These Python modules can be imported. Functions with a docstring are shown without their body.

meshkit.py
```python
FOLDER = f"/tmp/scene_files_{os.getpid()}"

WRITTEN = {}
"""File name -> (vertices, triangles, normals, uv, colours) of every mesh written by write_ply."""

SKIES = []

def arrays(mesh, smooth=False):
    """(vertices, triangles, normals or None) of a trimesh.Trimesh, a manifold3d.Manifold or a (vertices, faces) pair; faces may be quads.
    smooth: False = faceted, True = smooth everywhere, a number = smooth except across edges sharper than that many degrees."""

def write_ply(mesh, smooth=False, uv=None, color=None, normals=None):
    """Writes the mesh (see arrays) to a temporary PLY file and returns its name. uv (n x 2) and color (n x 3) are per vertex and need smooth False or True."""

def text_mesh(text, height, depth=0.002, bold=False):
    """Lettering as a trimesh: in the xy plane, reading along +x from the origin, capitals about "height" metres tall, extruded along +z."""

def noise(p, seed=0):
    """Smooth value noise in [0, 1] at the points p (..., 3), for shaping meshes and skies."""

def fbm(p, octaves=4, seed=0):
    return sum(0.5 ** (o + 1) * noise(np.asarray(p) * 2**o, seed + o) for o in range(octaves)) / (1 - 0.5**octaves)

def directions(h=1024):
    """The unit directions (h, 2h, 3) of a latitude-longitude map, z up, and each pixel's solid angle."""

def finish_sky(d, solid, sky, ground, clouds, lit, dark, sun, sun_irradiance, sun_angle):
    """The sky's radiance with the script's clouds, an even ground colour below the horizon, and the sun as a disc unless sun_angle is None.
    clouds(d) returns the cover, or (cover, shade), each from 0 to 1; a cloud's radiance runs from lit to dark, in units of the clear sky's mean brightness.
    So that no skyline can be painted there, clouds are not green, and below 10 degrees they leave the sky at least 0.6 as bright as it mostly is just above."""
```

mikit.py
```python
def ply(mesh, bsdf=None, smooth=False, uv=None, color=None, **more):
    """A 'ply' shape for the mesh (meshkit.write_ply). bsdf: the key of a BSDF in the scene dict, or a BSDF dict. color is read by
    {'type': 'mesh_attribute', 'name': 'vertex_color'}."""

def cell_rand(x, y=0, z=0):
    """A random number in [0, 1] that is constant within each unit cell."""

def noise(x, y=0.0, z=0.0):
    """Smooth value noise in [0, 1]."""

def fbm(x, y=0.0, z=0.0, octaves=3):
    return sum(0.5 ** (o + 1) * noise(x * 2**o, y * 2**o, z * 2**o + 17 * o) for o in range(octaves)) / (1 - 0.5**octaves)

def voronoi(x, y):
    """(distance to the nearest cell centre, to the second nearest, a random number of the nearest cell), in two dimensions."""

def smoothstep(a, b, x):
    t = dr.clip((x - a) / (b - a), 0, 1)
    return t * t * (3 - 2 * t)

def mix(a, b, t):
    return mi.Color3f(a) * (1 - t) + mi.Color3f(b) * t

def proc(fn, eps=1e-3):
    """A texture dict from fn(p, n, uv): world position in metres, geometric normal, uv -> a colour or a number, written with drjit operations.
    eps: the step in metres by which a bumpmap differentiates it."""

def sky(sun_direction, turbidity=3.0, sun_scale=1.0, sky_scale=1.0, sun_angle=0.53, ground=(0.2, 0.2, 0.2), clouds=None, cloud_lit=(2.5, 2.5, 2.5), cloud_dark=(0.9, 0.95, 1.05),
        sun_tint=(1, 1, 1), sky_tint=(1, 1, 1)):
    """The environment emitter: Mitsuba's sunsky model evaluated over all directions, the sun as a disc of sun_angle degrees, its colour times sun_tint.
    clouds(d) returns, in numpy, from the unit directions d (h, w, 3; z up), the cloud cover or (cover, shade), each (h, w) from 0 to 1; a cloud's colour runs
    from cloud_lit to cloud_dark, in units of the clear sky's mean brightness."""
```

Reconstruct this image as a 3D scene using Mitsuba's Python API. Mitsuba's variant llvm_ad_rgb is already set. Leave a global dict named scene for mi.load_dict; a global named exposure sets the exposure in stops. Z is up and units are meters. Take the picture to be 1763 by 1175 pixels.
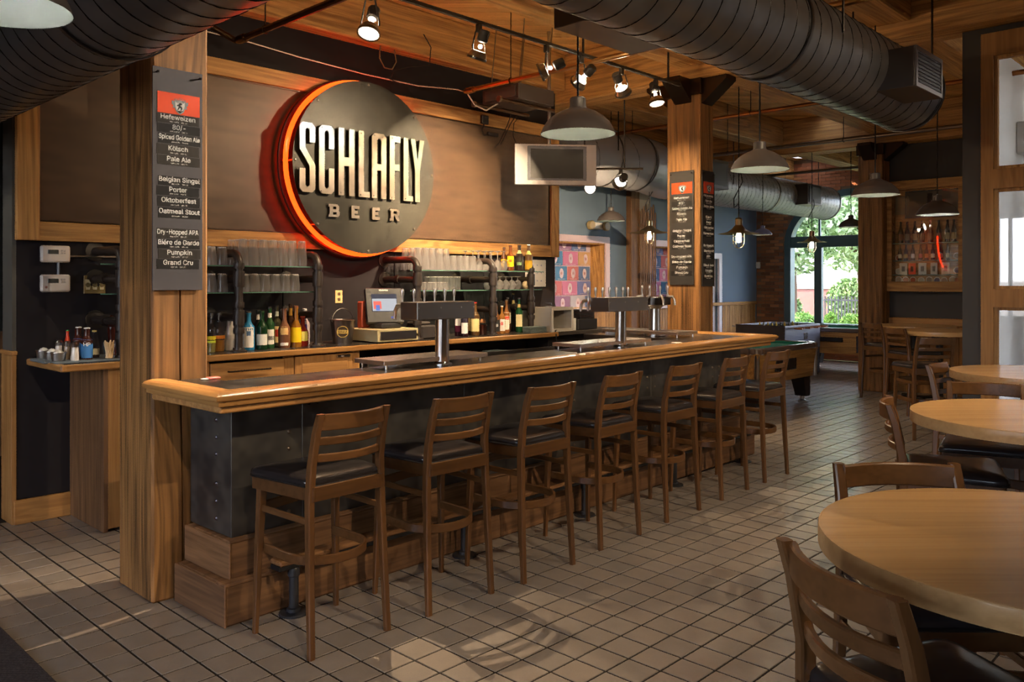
import math, random
import numpy as np, trimesh, shapely, drjit as dr, mitsuba as mi
import shapely.geometry as sg
import meshkit, mikit
from mikit import noise, fbm, cell_rand, smoothstep, mix, proc

T = mi.ScalarTransform4f
scene, labels = {}, {}
rnd = random.Random(7)

# ------------------------------------------------------------------ camera, sky, exposure
EYE = np.array([0.0, 0.0, 1.68])
FWD = np.array([0.72071676, 0.69322966, 0.0])
scene['camera'] = {'type': 'perspective', 'fov': 2 * math.degrees(math.atan(881.5 / 1429.0)), 'fov_axis': 'x', 'near_clip': 0.05, 'far_clip': 400.0,
                   'principal_point_offset_y': 102.5 / 1175.0,
                   'to_world': T().look_at(origin=EYE.tolist(), target=(EYE + FWD).tolist(), up=[0, 0, 1])}
exposure = 1.1
SPOT, DOME, JAR, NEON, SKY = 2.7, 2.2, 1.3, 4.0, 1500.0
SPILL, FRONT, BREW = 720.0, 0.55, 1.2


def clouds(d):
    a = 0.5 + 0.5 * np.sin(d[..., 0] * 9 + 2 * np.sin(d[..., 1] * 7)) * np.sin(d[..., 1] * 8 + 1.3)
    return np.clip(a * 0.9 + 0.25, 0, 1), np.clip(0.6 - a * 0.6, 0, 1)


scene['sky'] = mikit.sky([-0.25, 0.75, 0.62], turbidity=4.0, sun_scale=0.008 * SKY, sky_scale=0.020 * SKY, clouds=clouds, cloud_lit=(1.5, 1.5, 1.55), cloud_dark=(0.8, 0.85, 0.95), sky_tint=(1.0, 0.98, 1.0))
scene['sky']['sampling_weight'] = 8.0
# ------------------------------------------------------------------ materials
PAL = [  # light, dark (linear albedo)
    ((0.52, 0.285, 0.095), (0.205, 0.088, 0.025)),   # 0 timber posts and beams
    ((0.41, 0.212, 0.070), (0.26, 0.115, 0.034)),   # 1 varnished oak of the bar
    ((0.105, 0.046, 0.016), (0.068, 0.029, 0.010)),   # 2 brown stools
    ((0.44, 0.265, 0.115), (0.37, 0.210, 0.085)),    # 3 maple table tops
    ((0.62, 0.36, 0.125), (0.42, 0.21, 0.065)),   # 4 ceiling deck
    ((0.21, 0.105, 0.046), (0.090, 0.042, 0.020)),   # 5 worn plinth
    ((0.315, 0.152, 0.050), (0.060, 0.025, 0.008)),   # 6 weathered posts
]


def wood_fn(p, n, uv):
    code = dr.floor(uv.x + 0.01)
    pal = dr.floor(code / 4 + 0.01)
    ax = code - 4 * pal
    s = uv.y
    x, y, z = p.x, p.y, p.z
    dg, dp = (x - y) * 0.70711, (x + y) * 0.70711
    a = dr.select(ax < 0.5, x, dr.select(ax < 1.5, y, dr.select(ax < 2.5, z, dg)))
    b = dr.select(ax < 0.5, y, dr.select(ax < 1.5, x, dr.select(ax < 2.5, x, dp)))
    c = dr.select(ax < 2.5, dr.select(ax < 1.5, z, y), z)
    w = noise(a * 1.3 + s * 7, b * 5, c * 5 + s)
    ring = noise(b * 34 + w * 5 + s * 13, c * 34 + w * 4, a * 0.9)
    ring2 = noise(b * 95 + w * 10, c * 95 + s * 3, a * 2.2)
    fine = noise(b * 420, c * 420, a * 9)
    t = dr.clip(0.42 * smoothstep(0.25, 0.8, ring) + 0.38 * smoothstep(0.2, 0.85, ring2) + 0.25 * fine - 0.02, 0, 1)
    la, da = mi.Color3f(PAL[0][0]), mi.Color3f(PAL[0][1])
    for i in range(1, len(PAL)):
        m = pal > i - 0.5
        la = dr.select(m, mi.Color3f(PAL[i][0]), la)
        da = dr.select(m, mi.Color3f(PAL[i][1]), da)
    tone = 0.82 + 0.36 * (s - dr.floor(s))
    return (la * (1 - t) + da * t) * tone


def tile_fn(p, n, uv):
    i, j = dr.floor((p.x - 3.193) / 0.168), dr.floor((p.y - 2.693) / 0.168)
    r = cell_rand(i, j, 3)
    m = fbm(p.x * 9 + r * 30, p.y * 9, 0, 3)
    f = noise(p.x * 300, p.y * 300)
    k = (0.94 + 0.12 * r) * (0.90 + 0.18 * m) * (0.96 + 0.08 * f)
    return mix((0.168, 0.147, 0.131), (0.180, 0.150, 0.128), cell_rand(i, j, 8)) * k


def steel_fn(p, n, uv):
    m = fbm(p.x * 3.1 + p.y * 1.7, p.z * 3.3, p.y * 2.0, 4)
    k = fbm(p.x * 14, p.z * 16, p.y * 11, 2)
    return mix((0.045, 0.043, 0.045), (0.150, 0.140, 0.125), smoothstep(0.3, 0.75, 0.7 * m + 0.3 * k))


def disc_fn(p, n, uv):
    m = fbm(p.x * 2.2, p.z * 2.2, 3.0, 4)
    return mix((0.013, 0.012, 0.010), (0.038, 0.035, 0.027), smoothstep(0.3, 0.75, m))


def weave_fn(p, n, uv):
    a = dr.sin(p.x * 520.0) * dr.sin(p.z * 520.0)
    m = fbm(p.x * 5.0, p.z * 26.0, 0, 2)
    f = noise(p.x * 240, p.z * 240)
    return mix((0.038, 0.022, 0.013), (0.125, 0.071, 0.039), dr.clip(0.30 * a + 0.62 * m + 0.28 * f - 0.05, 0, 1))


def weave_h(p, n, uv):
    return 0.5 + 0.5 * dr.sin(p.x * 330.0) * dr.sin(p.z * 330.0)


def duct_fn(p, n, uv):
    m = fbm(p.x * 6, p.y * 6, p.z * 6, 3)
    return mix((0.125, 0.122, 0.128), (0.22, 0.215, 0.222), m)


def bronze_fn(p, n, uv):
    m = fbm(p.x * 7, p.z * 5, p.y * 5, 3)
    return mix((0.30, 0.25, 0.20), (0.48, 0.41, 0.35), smoothstep(0.3, 0.7, m))


def top_fn(p, n, uv):   # black laminate counter top, worn
    m = fbm(p.x * 5, p.y * 5, 0, 4)
    return mix((0.016, 0.014, 0.013), (0.048, 0.040, 0.034), smoothstep(0.35, 0.8, m))


def carpet_fn(p, n, uv):
    m = noise(p.x * 160, p.y * 160)
    r = 0.5 + 0.5 * dr.sin((p.x + p.y) * 260)
    return mix((0.016, 0.014, 0.017), (0.050, 0.044, 0.048), 0.5 * m + 0.5 * r)


def B(key, **kw):
    scene[key] = {'type': 'twosided', 'bsdf': {'type': 'principled', **kw}}


VC = {'type': 'mesh_attribute', 'name': 'vertex_color'}
rgb = lambda *c: {'type': 'rgb', 'value': list(c)}
WOOD = proc(wood_fn)
B('wood_rough', base_color=WOOD, roughness=0.62, specular=0.35)
B('wood_gloss', base_color=WOOD, roughness=0.27, specular=0.5)
B('tile', base_color=proc(tile_fn), roughness=0.27, specular=0.9)
B('steel_dark', base_color=proc(steel_fn), roughness=0.42, metallic=0.75)
B('steel_disc', base_color=proc(disc_fn), roughness=0.45, metallic=0.35)
B('duct', base_color=proc(duct_fn), roughness=0.36, metallic=0.85)
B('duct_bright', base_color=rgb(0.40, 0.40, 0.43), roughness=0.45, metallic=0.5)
B('bronze', base_color=proc(bronze_fn), roughness=0.36, metallic=0.85)
B('counter_top', base_color=proc(top_fn), roughness=0.22, specular=0.5)
B('carpet', base_color=proc(carpet_fn), roughness=0.95, specular=0.1)
scene['weave'] = {'type': 'twosided', 'bsdf': {'type': 'bumpmap', 'arbitrary': proc(weave_h), 'scale': 0.0012, 'bsdf': {'type': 'principled', 'base_color': proc(weave_fn), 'roughness': 0.42, 'specular': 0.5, 'metallic': 0.2}}}
B('matte', base_color=VC, roughness=0.75, specular=0.25)
B('satin', base_color=VC, roughness=0.42, specular=0.5)
B('gloss', base_color=VC, roughness=0.16, specular=0.5)
B('metal', base_color=VC, roughness=0.30, metallic=1.0)
B('chrome', base_color=VC, roughness=0.17, metallic=1.0)
B('wall', base_color=VC, roughness=0.8, specular=0.08)
B('leaf', base_color=VC, roughness=0.6, specular=0.2)
scene['glass'] = {'type': 'thindielectric', 'int_ior': 1.5}
scene['glass_cut'] = {'type': 'blendbsdf', 'weight': 0.11, 'a': {'type': 'thindielectric', 'int_ior': 1.5}, 'b': {'type': 'twosided', 'bsdf': {'type': 'principled', 'base_color': rgb(0.50, 0.47, 0.46), 'roughness': 0.10, 'specular': 1.0}}}
scene['glass_green'] = {'type': 'thindielectric', 'int_ior': 1.5, 'specular_transmittance': rgb(0.86, 0.93, 0.90)}
scene['glass_tint'] = {'type': 'thindielectric', 'int_ior': 1.5, 'specular_transmittance': rgb(0.90, 0.93, 0.95)}
scene['glass_blue'] = {'type': 'thindielectric', 'int_ior': 1.5, 'specular_transmittance': rgb(0.25, 0.60, 0.90)}
# ------------------------------------------------------------------ helpers
def arr(mesh, smooth):
    return meshkit.arrays(mesh, smooth)


def M(mesh, bsdf, smooth=32, uv=None, color=None):
    v, f, n = arr(mesh, smooth)
    if uv is not None:
        uv = np.tile(np.asarray(uv, float), (len(v), 1))
    if color is not None:
        color = np.asarray(color, float)
        if color.ndim == 1:
            color = np.tile(color, (len(v), 1))
    path = meshkit.write_ply((v, f), False, uv, color, normals=n)
    return {'type': 'ply', 'filename': path, 'face_normals': n is None, 'bsdf': {'type': 'ref', 'id': bsdf}}


def srgb(r, g, b):
    c = np.array([r, g, b], float) / 255
    return np.where(c < 0.04045, c / 12.92, ((c + 0.055) / 1.055) ** 2.4)


_seed = [0]


def W(mesh, pal, axis, gloss=False, smooth=32, tone=None):
    """wood: pal index of PAL, axis 0 x, 1 y, 2 z, 3 diagonal"""
    _seed[0] += 1
    s = (_seed[0] * 0.618) % 1 if tone is None else tone
    return M(mesh, 'wood_gloss' if gloss else 'wood_rough', smooth, uv=(axis + 4 * pal, (_seed[0] * 3) % 11 + 0.999 * s))


def V(mesh, color, kind='satin', smooth=32):
    return M(mesh, kind, smooth, color=color)


_used = {}


def uniq(base):
    n = _used.get(base, -1) + 1
    _used[base] = n
    return base if n == 0 else f'{base}_{n:03d}'


def thing(name, label, cat, group=None, kind=None):
    k = uniq(name)
    labels[k] = {'label': label, 'category': cat}
    if group:
        labels[k]['group'] = group
    if kind:
        labels[k]['kind'] = kind
    return k


def put(d, tw):
    return {**d, 'to_world': tw} if tw is not None else dict(d)


def one(name, d, label, cat, group=None, tw=None, kind=None):
    k = thing(name, label, cat, group, kind)
    scene[k] = put(d, tw)
    return k


def part(parent, name, d, label=None, tw=None, stuff=False):
    k = uniq(parent + '__' + name)
    scene[k] = put(d, tw)
    if label or stuff:
        labels[k] = {}
        if label:
            labels[k]['label'] = label
        if stuff:
            labels[k]['kind'] = 'stuff'
    return k


def struct(name, d=None, label=None):
    k = uniq(name)
    if d is not None:
        scene[k] = d
    labels[k] = {'kind': 'structure'}
    labels[k]['label'] = label or name.replace('_', ' ')
    return k


def at(x=0, y=0, z=0, rz=0):
    return T().translate([x, y, z]).rotate([0, 0, 1], rz)


cat = trimesh.util.concatenate

_t = []
for sx in (-1, 1):
    for sy in (-1, 1):
        for sz in (-1, 1):
            for k in range(3):
                _t.append((sx, sy, sz, k))
_t = np.array(_t)


def _tp(h, ch):
    p = _t[:, :3] * np.asarray(h, float)
    for k in range(3):
        for j in range(3):
            if j != k:
                m = _t[:, 3] == k
                p[m, j] -= _t[m, j] * ch
    return p


_h = trimesh.PointCloud(_tp((1, 1, 1), 0.2)).convex_hull
_ix = trimesh.PointCloud(_tp((1, 1, 1), 0.2)).kdtree.query(_h.vertices)[1]
_cf = _ix[_h.faces]


def box(x0, x1, y0, y1, z0, z1, ch=0.004):
    h = np.array([abs(x1 - x0), abs(y1 - y0), abs(z1 - z0)]) / 2
    c = np.array([x0 + x1, y0 + y1, z0 + z1]) / 2
    if ch <= 0:
        m = trimesh.creation.box(extents=h * 2)
        m.apply_translation(c)
        return m
    return trimesh.Trimesh(_tp(h, min(ch, h.min() * 0.9)) + c, _cf, process=False)


def cyl(p0, p1, r, seg=12, r1=None, caps=True):
    p0, p1 = np.asarray(p0, float), np.asarray(p1, float)
    return tube([p0, p1], [r, r if r1 is None else r1], seg, caps)


def frames(P):
    t = np.gradient(P, axis=0)
    t /= np.linalg.norm(t, axis=1, keepdims=True) + 1e-12
    a = np.cross(t[0], [0, 0, 1.0] if abs(t[0][2]) < 0.9 else [1.0, 0, 0])
    a /= np.linalg.norm(a)
    A = []
    for i in range(len(P)):
        a = a - t[i] * (a @ t[i])
        a /= np.linalg.norm(a)
        A.append(a)
    A = np.array(A)
    return t, A, np.cross(t, A)


def tube(P, r, seg=10, caps=True):
    P = np.asarray(P, float)
    r = np.broadcast_to(r, (len(P),))
    t, a, b = frames(P)
    g = np.arange(seg) * 2 * np.pi / seg
    v = P[:, None] + r[:, None, None] * (np.cos(g)[None, :, None] * a[:, None] + np.sin(g)[None, :, None] * b[:, None])
    return skin(v, caps)


def skin(v, caps=True, close=False):
    n, m = v.shape[:2]
    f = []
    for i in range(n - 1 + (1 if close else 0)):
        i2 = (i + 1) % n
        j = np.arange(m)
        j2 = (j + 1) % m
        f.append(np.stack([i * m + j, i * m + j2, i2 * m + j2], 1))
        f.append(np.stack([i * m + j, i2 * m + j2, i2 * m + j], 1))
    V_ = v.reshape(-1, 3)
    if caps and not close:
        k = len(V_)
        V_ = np.vstack([V_, v[0].mean(0), v[-1].mean(0)])
        j = np.arange(m)
        j2 = (j + 1) % m
        f.append(np.stack([j2, j, np.full(m, k)], 1))
        f.append(np.stack([(n - 1) * m + j, (n - 1) * m + j2, np.full(m, k + 1)], 1))
    return trimesh.Trimesh(V_, np.vstack(f), process=False)


def ribbon(P, side, w, h, ch=0.2):
    """rectangular bar swept along P: w across (direction side rotated with the path, horizontal), h upwards; chamfered"""
    P = np.asarray(P, float)
    t = np.gradient(P, axis=0)
    t /= np.linalg.norm(t, axis=1, keepdims=True) + 1e-12
    up = np.array([0, 0, 1.0]) if side is None else np.asarray(side, float)
    a = np.cross(t, up)
    a /= np.linalg.norm(a, axis=1, keepdims=True) + 1e-12
    b = np.cross(a, t)
    c = ch * min(w, h)
    q = [(-w / 2 + c, -h / 2), (w / 2 - c, -h / 2), (w / 2, -h / 2 + c), (w / 2, h / 2 - c), (w / 2 - c, h / 2), (-w / 2 + c, h / 2), (-w / 2, h / 2 - c), (-w / 2, -h / 2 + c)]
    v = np.stack([P + a * x + b * y for x, y in q], 1)
    return skin(v)


def lathe(prof, seg=24, close_bottom=False):
    """prof: list of (r, z); open surface of revolution"""
    prof = np.asarray(prof, float)
    g = np.arange(seg) * 2 * np.pi / seg
    v = np.stack([np.stack([np.cos(g) * r, np.sin(g) * r, np.full(seg, z)], 1) for r, z in prof], 0)
    return skin(v, caps=False)


def solid(prof, seg=24):
    """closed lathe: profile from bottom axis to top axis is capped"""
    prof = [(max(r, 1e-4), z) for r, z in prof]
    prof = np.asarray([(1e-4, prof[0][1])] + prof + [(1e-4, prof[-1][1])], float)
    m = lathe(prof, seg)
    return m


def ext(poly, h, ch=0.0):
    """polygon extruded 0..h along z"""
    if isinstance(poly, (list, tuple, np.ndarray)):
        poly = sg.Polygon(poly)
    ms = [trimesh.creation.extrude_polygon(p, h) for p in (poly.geoms if hasattr(poly, 'geoms') else [poly]) if p.area > 1e-9]
    return cat(ms) if len(ms) > 1 else ms[0]


def mv(m, x=0, y=0, z=0):
    m = m.copy()
    m.apply_translation([x, y, z])
    return m


def basis(m, ex, ey, ez, o=(0, 0, 0)):
    """map local axes to world axes"""
    A = np.eye(4)
    A[:3, 0], A[:3, 1], A[:3, 2], A[:3, 3] = ex, ey, ez, o
    m = m.copy()
    m.apply_transform(A)
    if np.linalg.det(A[:3, :3]) < 0:
        m.invert()
    return m


def wallxz(m, o):
    """local x->x, y->z, z-> -y (faces the camera side of a wall that runs along x)"""
    return basis(m, [1, 0, 0], [0, 0, 1], [0, -1, 0], o)


def arc(c, r, a0, a1, n=8, plane='xy'):
    g = np.radians(np.linspace(a0, a1, n))
    P = np.zeros((n, 3)) + np.asarray(c, float)
    i, j = {'xy': (0, 1), 'xz': (0, 2), 'yz': (1, 2)}[plane]
    P[:, i] += r * np.cos(g)
    P[:, j] += r * np.sin(g)
    return P


def rot2(mesh, deg, px, py):
    m = mesh.copy()
    m.apply_transform(trimesh.transformations.rotation_matrix(math.radians(deg), [0, 0, 1], [px, py, 0]))
    return m
# ------------------------------------------------------------------ the room
DECK = 4.35
char = srgb(36, 33, 35)
dark_paint = srgb(66, 64, 63)
blue = srgb(106, 124, 146)

fl = struct('floor', V(box(-4, 17.5, -5.5, 9.3, -0.2, -0.004, 0), srgb(30, 26, 24), 'matte'), 'brown tiled floor with dark grout')
# tiles on the 0.168 m grid; the nearest 300 in view are single pieces
PT = 0.168
tl = M(box(0.0055, PT - 0.0055, 0.0055, PT - 0.0055, -0.02, 0.0, 0.0018), 'tile', False)
cells = []
for i in range(-42, 86):
    for j in range(-34, 39):
        x, y = 3.193 + i * PT, 2.693 + j * PT
        if -3.9 < x < 17.3 and -5.3 < y < 8.95:
            cx, cy = x + PT / 2, y + PT / 2
            dep = cx * FWD[0] + cy * FWD[1]
            lat = cx * FWD[1] - cy * FWD[0]
            if dep < -1.5 or abs(lat) > max(dep, 0) * 0.75 + 4.0:
                continue
            u, v = (881.5 + 1429 * lat / dep, 485 + 1429 * 1.68 / dep) if dep > 0.8 else (-999, 9999)
            bar_foot = 2.0 < cx < 7.2 and 3.85 < cy < 4.6
            wall_foot = 1.75 < cx < 7.45 and cy > 6.5
            brew = cx > 7.7 and cy < 2.1
            mat_ = cx < 1.1 and cy < 4.9
            if bar_foot or wall_foot or brew:
                continue
            seen = -20 < u < 1783 and v < 1195 and not mat_ and not (1.7 < cx < 7.2 and cy > 3.75)
            cells.append((0 if seen else 1, dep, x, y))
cells.sort()
for s, d, x, y in cells[:299]:
    part(fl, 'tile', tl, tw=T().translate([x, y, 0]))
g = 0.0062
q = np.array([(x + g, y + g, x + PT - g, y + PT - g) for _, _, x, y in cells[299:]])
vv = np.stack([np.stack([q[:, a], q[:, b], np.full(len(q), z)], 1) for z in (0.0, -0.02) for a, b in ((0, 1), (2, 1), (2, 3), (0, 3))], 1)
ff = np.array([[0, 1, 2], [0, 2, 3], [0, 4, 5], [0, 5, 1], [1, 5, 6], [1, 6, 2], [2, 6, 7], [2, 7, 3], [3, 7, 4], [3, 4, 0]])
part(fl, 'tile_field', M(trimesh.Trimesh(vv.reshape(-1, 3), (ff[None] + 8 * np.arange(len(q))[:, None, None]).reshape(-1, 3), process=False), 'tile', False), stuff=True)
one('floor_mat', M(box(-2.2, 1.178, -1.5, 5.0, 0.001, 0.014, 0.005), 'carpet', False), 'dark ribbed entrance mat lying on the floor tiles', 'mat')

# back wall with the framed panels
wb = struct('wall_back', V(box(1.75, 7.45, 6.46, 6.66, 0, DECK, 0), char, 'wall'), 'charcoal painted wall behind the bar')
for i, (a, b) in enumerate(((1.76, 2.6), (2.61, 3.82), (3.83, 5.04), (5.05, 6.26), (6.27, 7.44))):
    part(wb, 'panel', V(box(a, b, 6.45, 6.462, 0.17, 1.965, 0.002), srgb(38, 35, 38), 'wall'))
bb = struct('baseboard_back', W(box(1.742, 7.45, 6.425, 6.46, 0, 0.165, 0.004), 1, 0), 'oak baseboard of the bar wall')
t1 = struct('trim_1', W(box(1.728, 1.76, 6.44, 6.68, 0, 1.17, 0.004), 1, 2), 'wooden corner trim at the end of the bar wall')
part(t1, 'cap', W(box(1.72, 1.765, 6.43, 6.69, 1.17, 1.20, 0.006), 1, 1))
t2 = struct('trim_2', V(box(1.735, 1.76, 6.45, 6.67, 1.20, DECK, 0), srgb(78, 76, 72), 'matte'), 'grey painted end of the bar wall')

fp = thing('framed_wall_panel', 'large brown woven panel in a wide oak frame on the wall above the bar', 'wall panel')
part(fp, 'woven_panel', M(box(1.88, 7.32, 6.428, 6.448, 2.08, 3.38, 0), 'weave', False), 'brown woven mesh')
part(fp, 'rail', W(box(1.75, 7.456, 6.40, 6.45, 1.967, 2.10, 0.004), 0, 0))
part(fp, 'rail', W(box(1.75, 7.456, 6.40, 6.45, 3.362, 3.50, 0.004), 0, 0))
part(fp, 'stile', W(box(1.75, 1.893, 6.395, 6.449, 1.967, 3.50, 0.004), 0, 2))
part(fp, 'stile', W(box(7.315, 7.458, 6.395, 6.449, 1.967, 3.50, 0.004), 0, 2))
part(fp, 'inner_bead', V(cat([box(1.893, 7.315, 6.418, 6.432, 2.10, 2.112, 0.003), box(1.893, 7.315, 6.418, 6.432, 3.35, 3.362, 0.003), box(1.893, 1.905, 6.418, 6.432, 2.1, 3.36, 0.003), box(7.303, 7.315, 6.418, 6.432, 2.1, 3.36, 0.003)]), srgb(88, 80, 70), 'metal'))

# blue wall of the games room with recesses and a door
def wall_y(y0, y1, x0, x1, holes):
    P = sg.box(x0, 0, x1, DECK)
    for a, b, c, d in holes:
        P = P.difference(sg.box(a, b, c, d))
    return basis(ext(P, y1 - y0), [1, 0, 0], [0, 0, 1], [0, -1, 0], (0, y1, 0))


holes = [(9.5, 1.22, 11.86, 2.36), (13.28, 1.22, 14.62, 2.36), (14.95, 0.0, 15.80, 2.16)]
wl = struct('wall_left', V(wall_y(9.1, 9.2, 7.3, 17.5, holes), blue, 'matte', False), 'blue painted wall of the games room')
struct('wall_hall', V(box(-4, 7.3, 9.1, 9.3, 0, DECK, 0), srgb(40, 42, 38), 'matte'), 'dark wall at the end of the hall')
struct('trim_3', W(box(-4, 7.3, 9.06, 9.1, 0, 1.2, 0.01), 5, 2), 'dark wainscot in the hall')
struct('wall_recess', V(box(9.3, 17.6, 9.42, 9.5, 0, 3.2, 0), srgb(205, 190, 205), 'matte'), 'pale back of the recesses')
for n, (a, b, c, d) in enumerate(holes[:2]):
    t = struct(f'trim_{4 + n}', V(cat([box(a - 0.12, c + 0.12, 9.075, 9.11, d, d + 0.12, 0.004), box(c, c + 0.12, 9.075, 9.11, b - 0.1, d, 0.004), box(a - 0.12, a, 9.075, 9.11, b - 0.1, d, 0.004)]), srgb(205, 180, 185), 'satin'), 'pale trim around a recess')
    part(t, 'jamb', W(cat([box(c - 0.02, c, 9.11, 9.42, b, d, 0.002), box(a, a + 0.02, 9.11, 9.42, b, d, 0.002), box(a, c, 9.11, 9.42, d - 0.02, d, 0.002)]), 0, 2))
    part(t, 'sill', V(box(a - 0.14, c + 0.14, 9.02, 9.42, b - 0.06, b, 0.004), srgb(205, 190, 195), 'satin'))
dr1 = struct('door_1', V(box(14.97, 15.78, 9.15, 9.19, 0.01, 2.14, 0.004), srgb(205, 200, 210), 'satin'), 'white door in the blue wall')
part(dr1, 'casing', V(cat([box(15.80, 15.92, 9.07, 9.12, 0, 2.28, 0.004), box(14.83, 14.95, 9.07, 9.12, 0, 2.28, 0.004), box(14.83, 15.92, 9.07, 9.12, 2.16, 2.28, 0.004)]), srgb(215, 210, 220), 'satin'))
part(dr1, 'knob', V(mv(trimesh.creation.icosphere(2, 0.03), 15.05, 9.1, 1.0), srgb(190, 180, 150), 'chrome'))
# wainscot boards
wc = struct('trim_6', W(box(9.0, 17.45, 9.06, 9.1, 1.165, 1.235, 0.006), 0, 0), 'oak cap of the board wainscot')
bd = [W(box(0, 0.094, 9.075, 9.1, 0.0, 1.165, 0.004), 0, 2, tone=k / 5) for k in range(5)]
x = 9.05
while x < 17.4:
    if not (14.72 < x < 15.93):
        part(wc, 'board', bd[rnd.randrange(5)], tw=T().translate([x, 0, 0]))
    x += 0.096

# far brick wall with the arched window
AY2 = 3.78
AY, AR, AH, SP = 6.85, 1.42, 0.98, 2.52   # arch centre, half width, rise, springing


def arch(grow=0.0, z0=0.78, AY=6.85):
    a = np.radians(np.linspace(0, 180, 41))
    P = [(AY + AR + grow, z0 - grow)] + [(AY + (AR + grow) * math.cos(t), SP + (AH + grow) * math.sin(t)) for t in a] + [(AY - AR - grow, z0 - grow)]
    return sg.Polygon(P)


def wall_x(x0, poly, d):
    """local x->y, y->z, extruded towards +x from x0"""
    return basis(ext(poly, d), [0, 1, 0], [0, 0, 1], [1, 0, 0], (x0, 0, 0))


wf = struct('wall_far', V(wall_x(17.52, sg.box(2.0, 0, 9.3, DECK).difference(arch(0.14)).difference(arch(0.14, AY=AY2)), 0.35), srgb(118, 96, 78), 'matte', False), 'brick wall with an arched window')
bk = [V(box(0, 0.02, 0.004, 0.206, 0.004, 0.064, 0.003), srgb(*c), 'matte', False) for c in ((140, 92, 60), (152, 102, 64), (128, 84, 58), (112, 76, 56), (158, 110, 72))]
bh = [V(box(0, 0.02, 0.004, 0.098, 0.004, 0.064, 0.003), srgb(*c), 'matte', False) for c in ((140, 92, 60), (128, 84, 58))]
nb = 0
bricks = []
for r in range(60):
    z = 0.02 + r * 0.072
    for c in range(-1, 24):
        y = 9.1 - (c + 1) * 0.214 - (0.107 if r % 2 else 0)
        b = sg.box(y, z, y + 0.214, z + 0.07)
        if y + 0.2 > 9.1 or y < 5.4 or z > 4.2 or b.intersects(arch(0.14)):
            continue
        bricks.append((y, z))
bricks.sort(key=lambda q: (-q[0]))
vis = [q for q in bricks if q[0] > 8.0 and 0.7 < q[1] < 4.0]
for y, z in vis[:295]:
    part(wf, 'brick', bk[rnd.randrange(5)], tw=T().translate([17.502, y, z]))
rest = [q for q in bricks if q not in set(vis[:295])]
part(wf, 'brickwork', V(cat([box(17.502, 17.522, y + .004, y + .21, z + .004, z + .066, 0) for y, z in rest]), srgb(150, 94, 64), 'matte', False), stuff=True)

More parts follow.
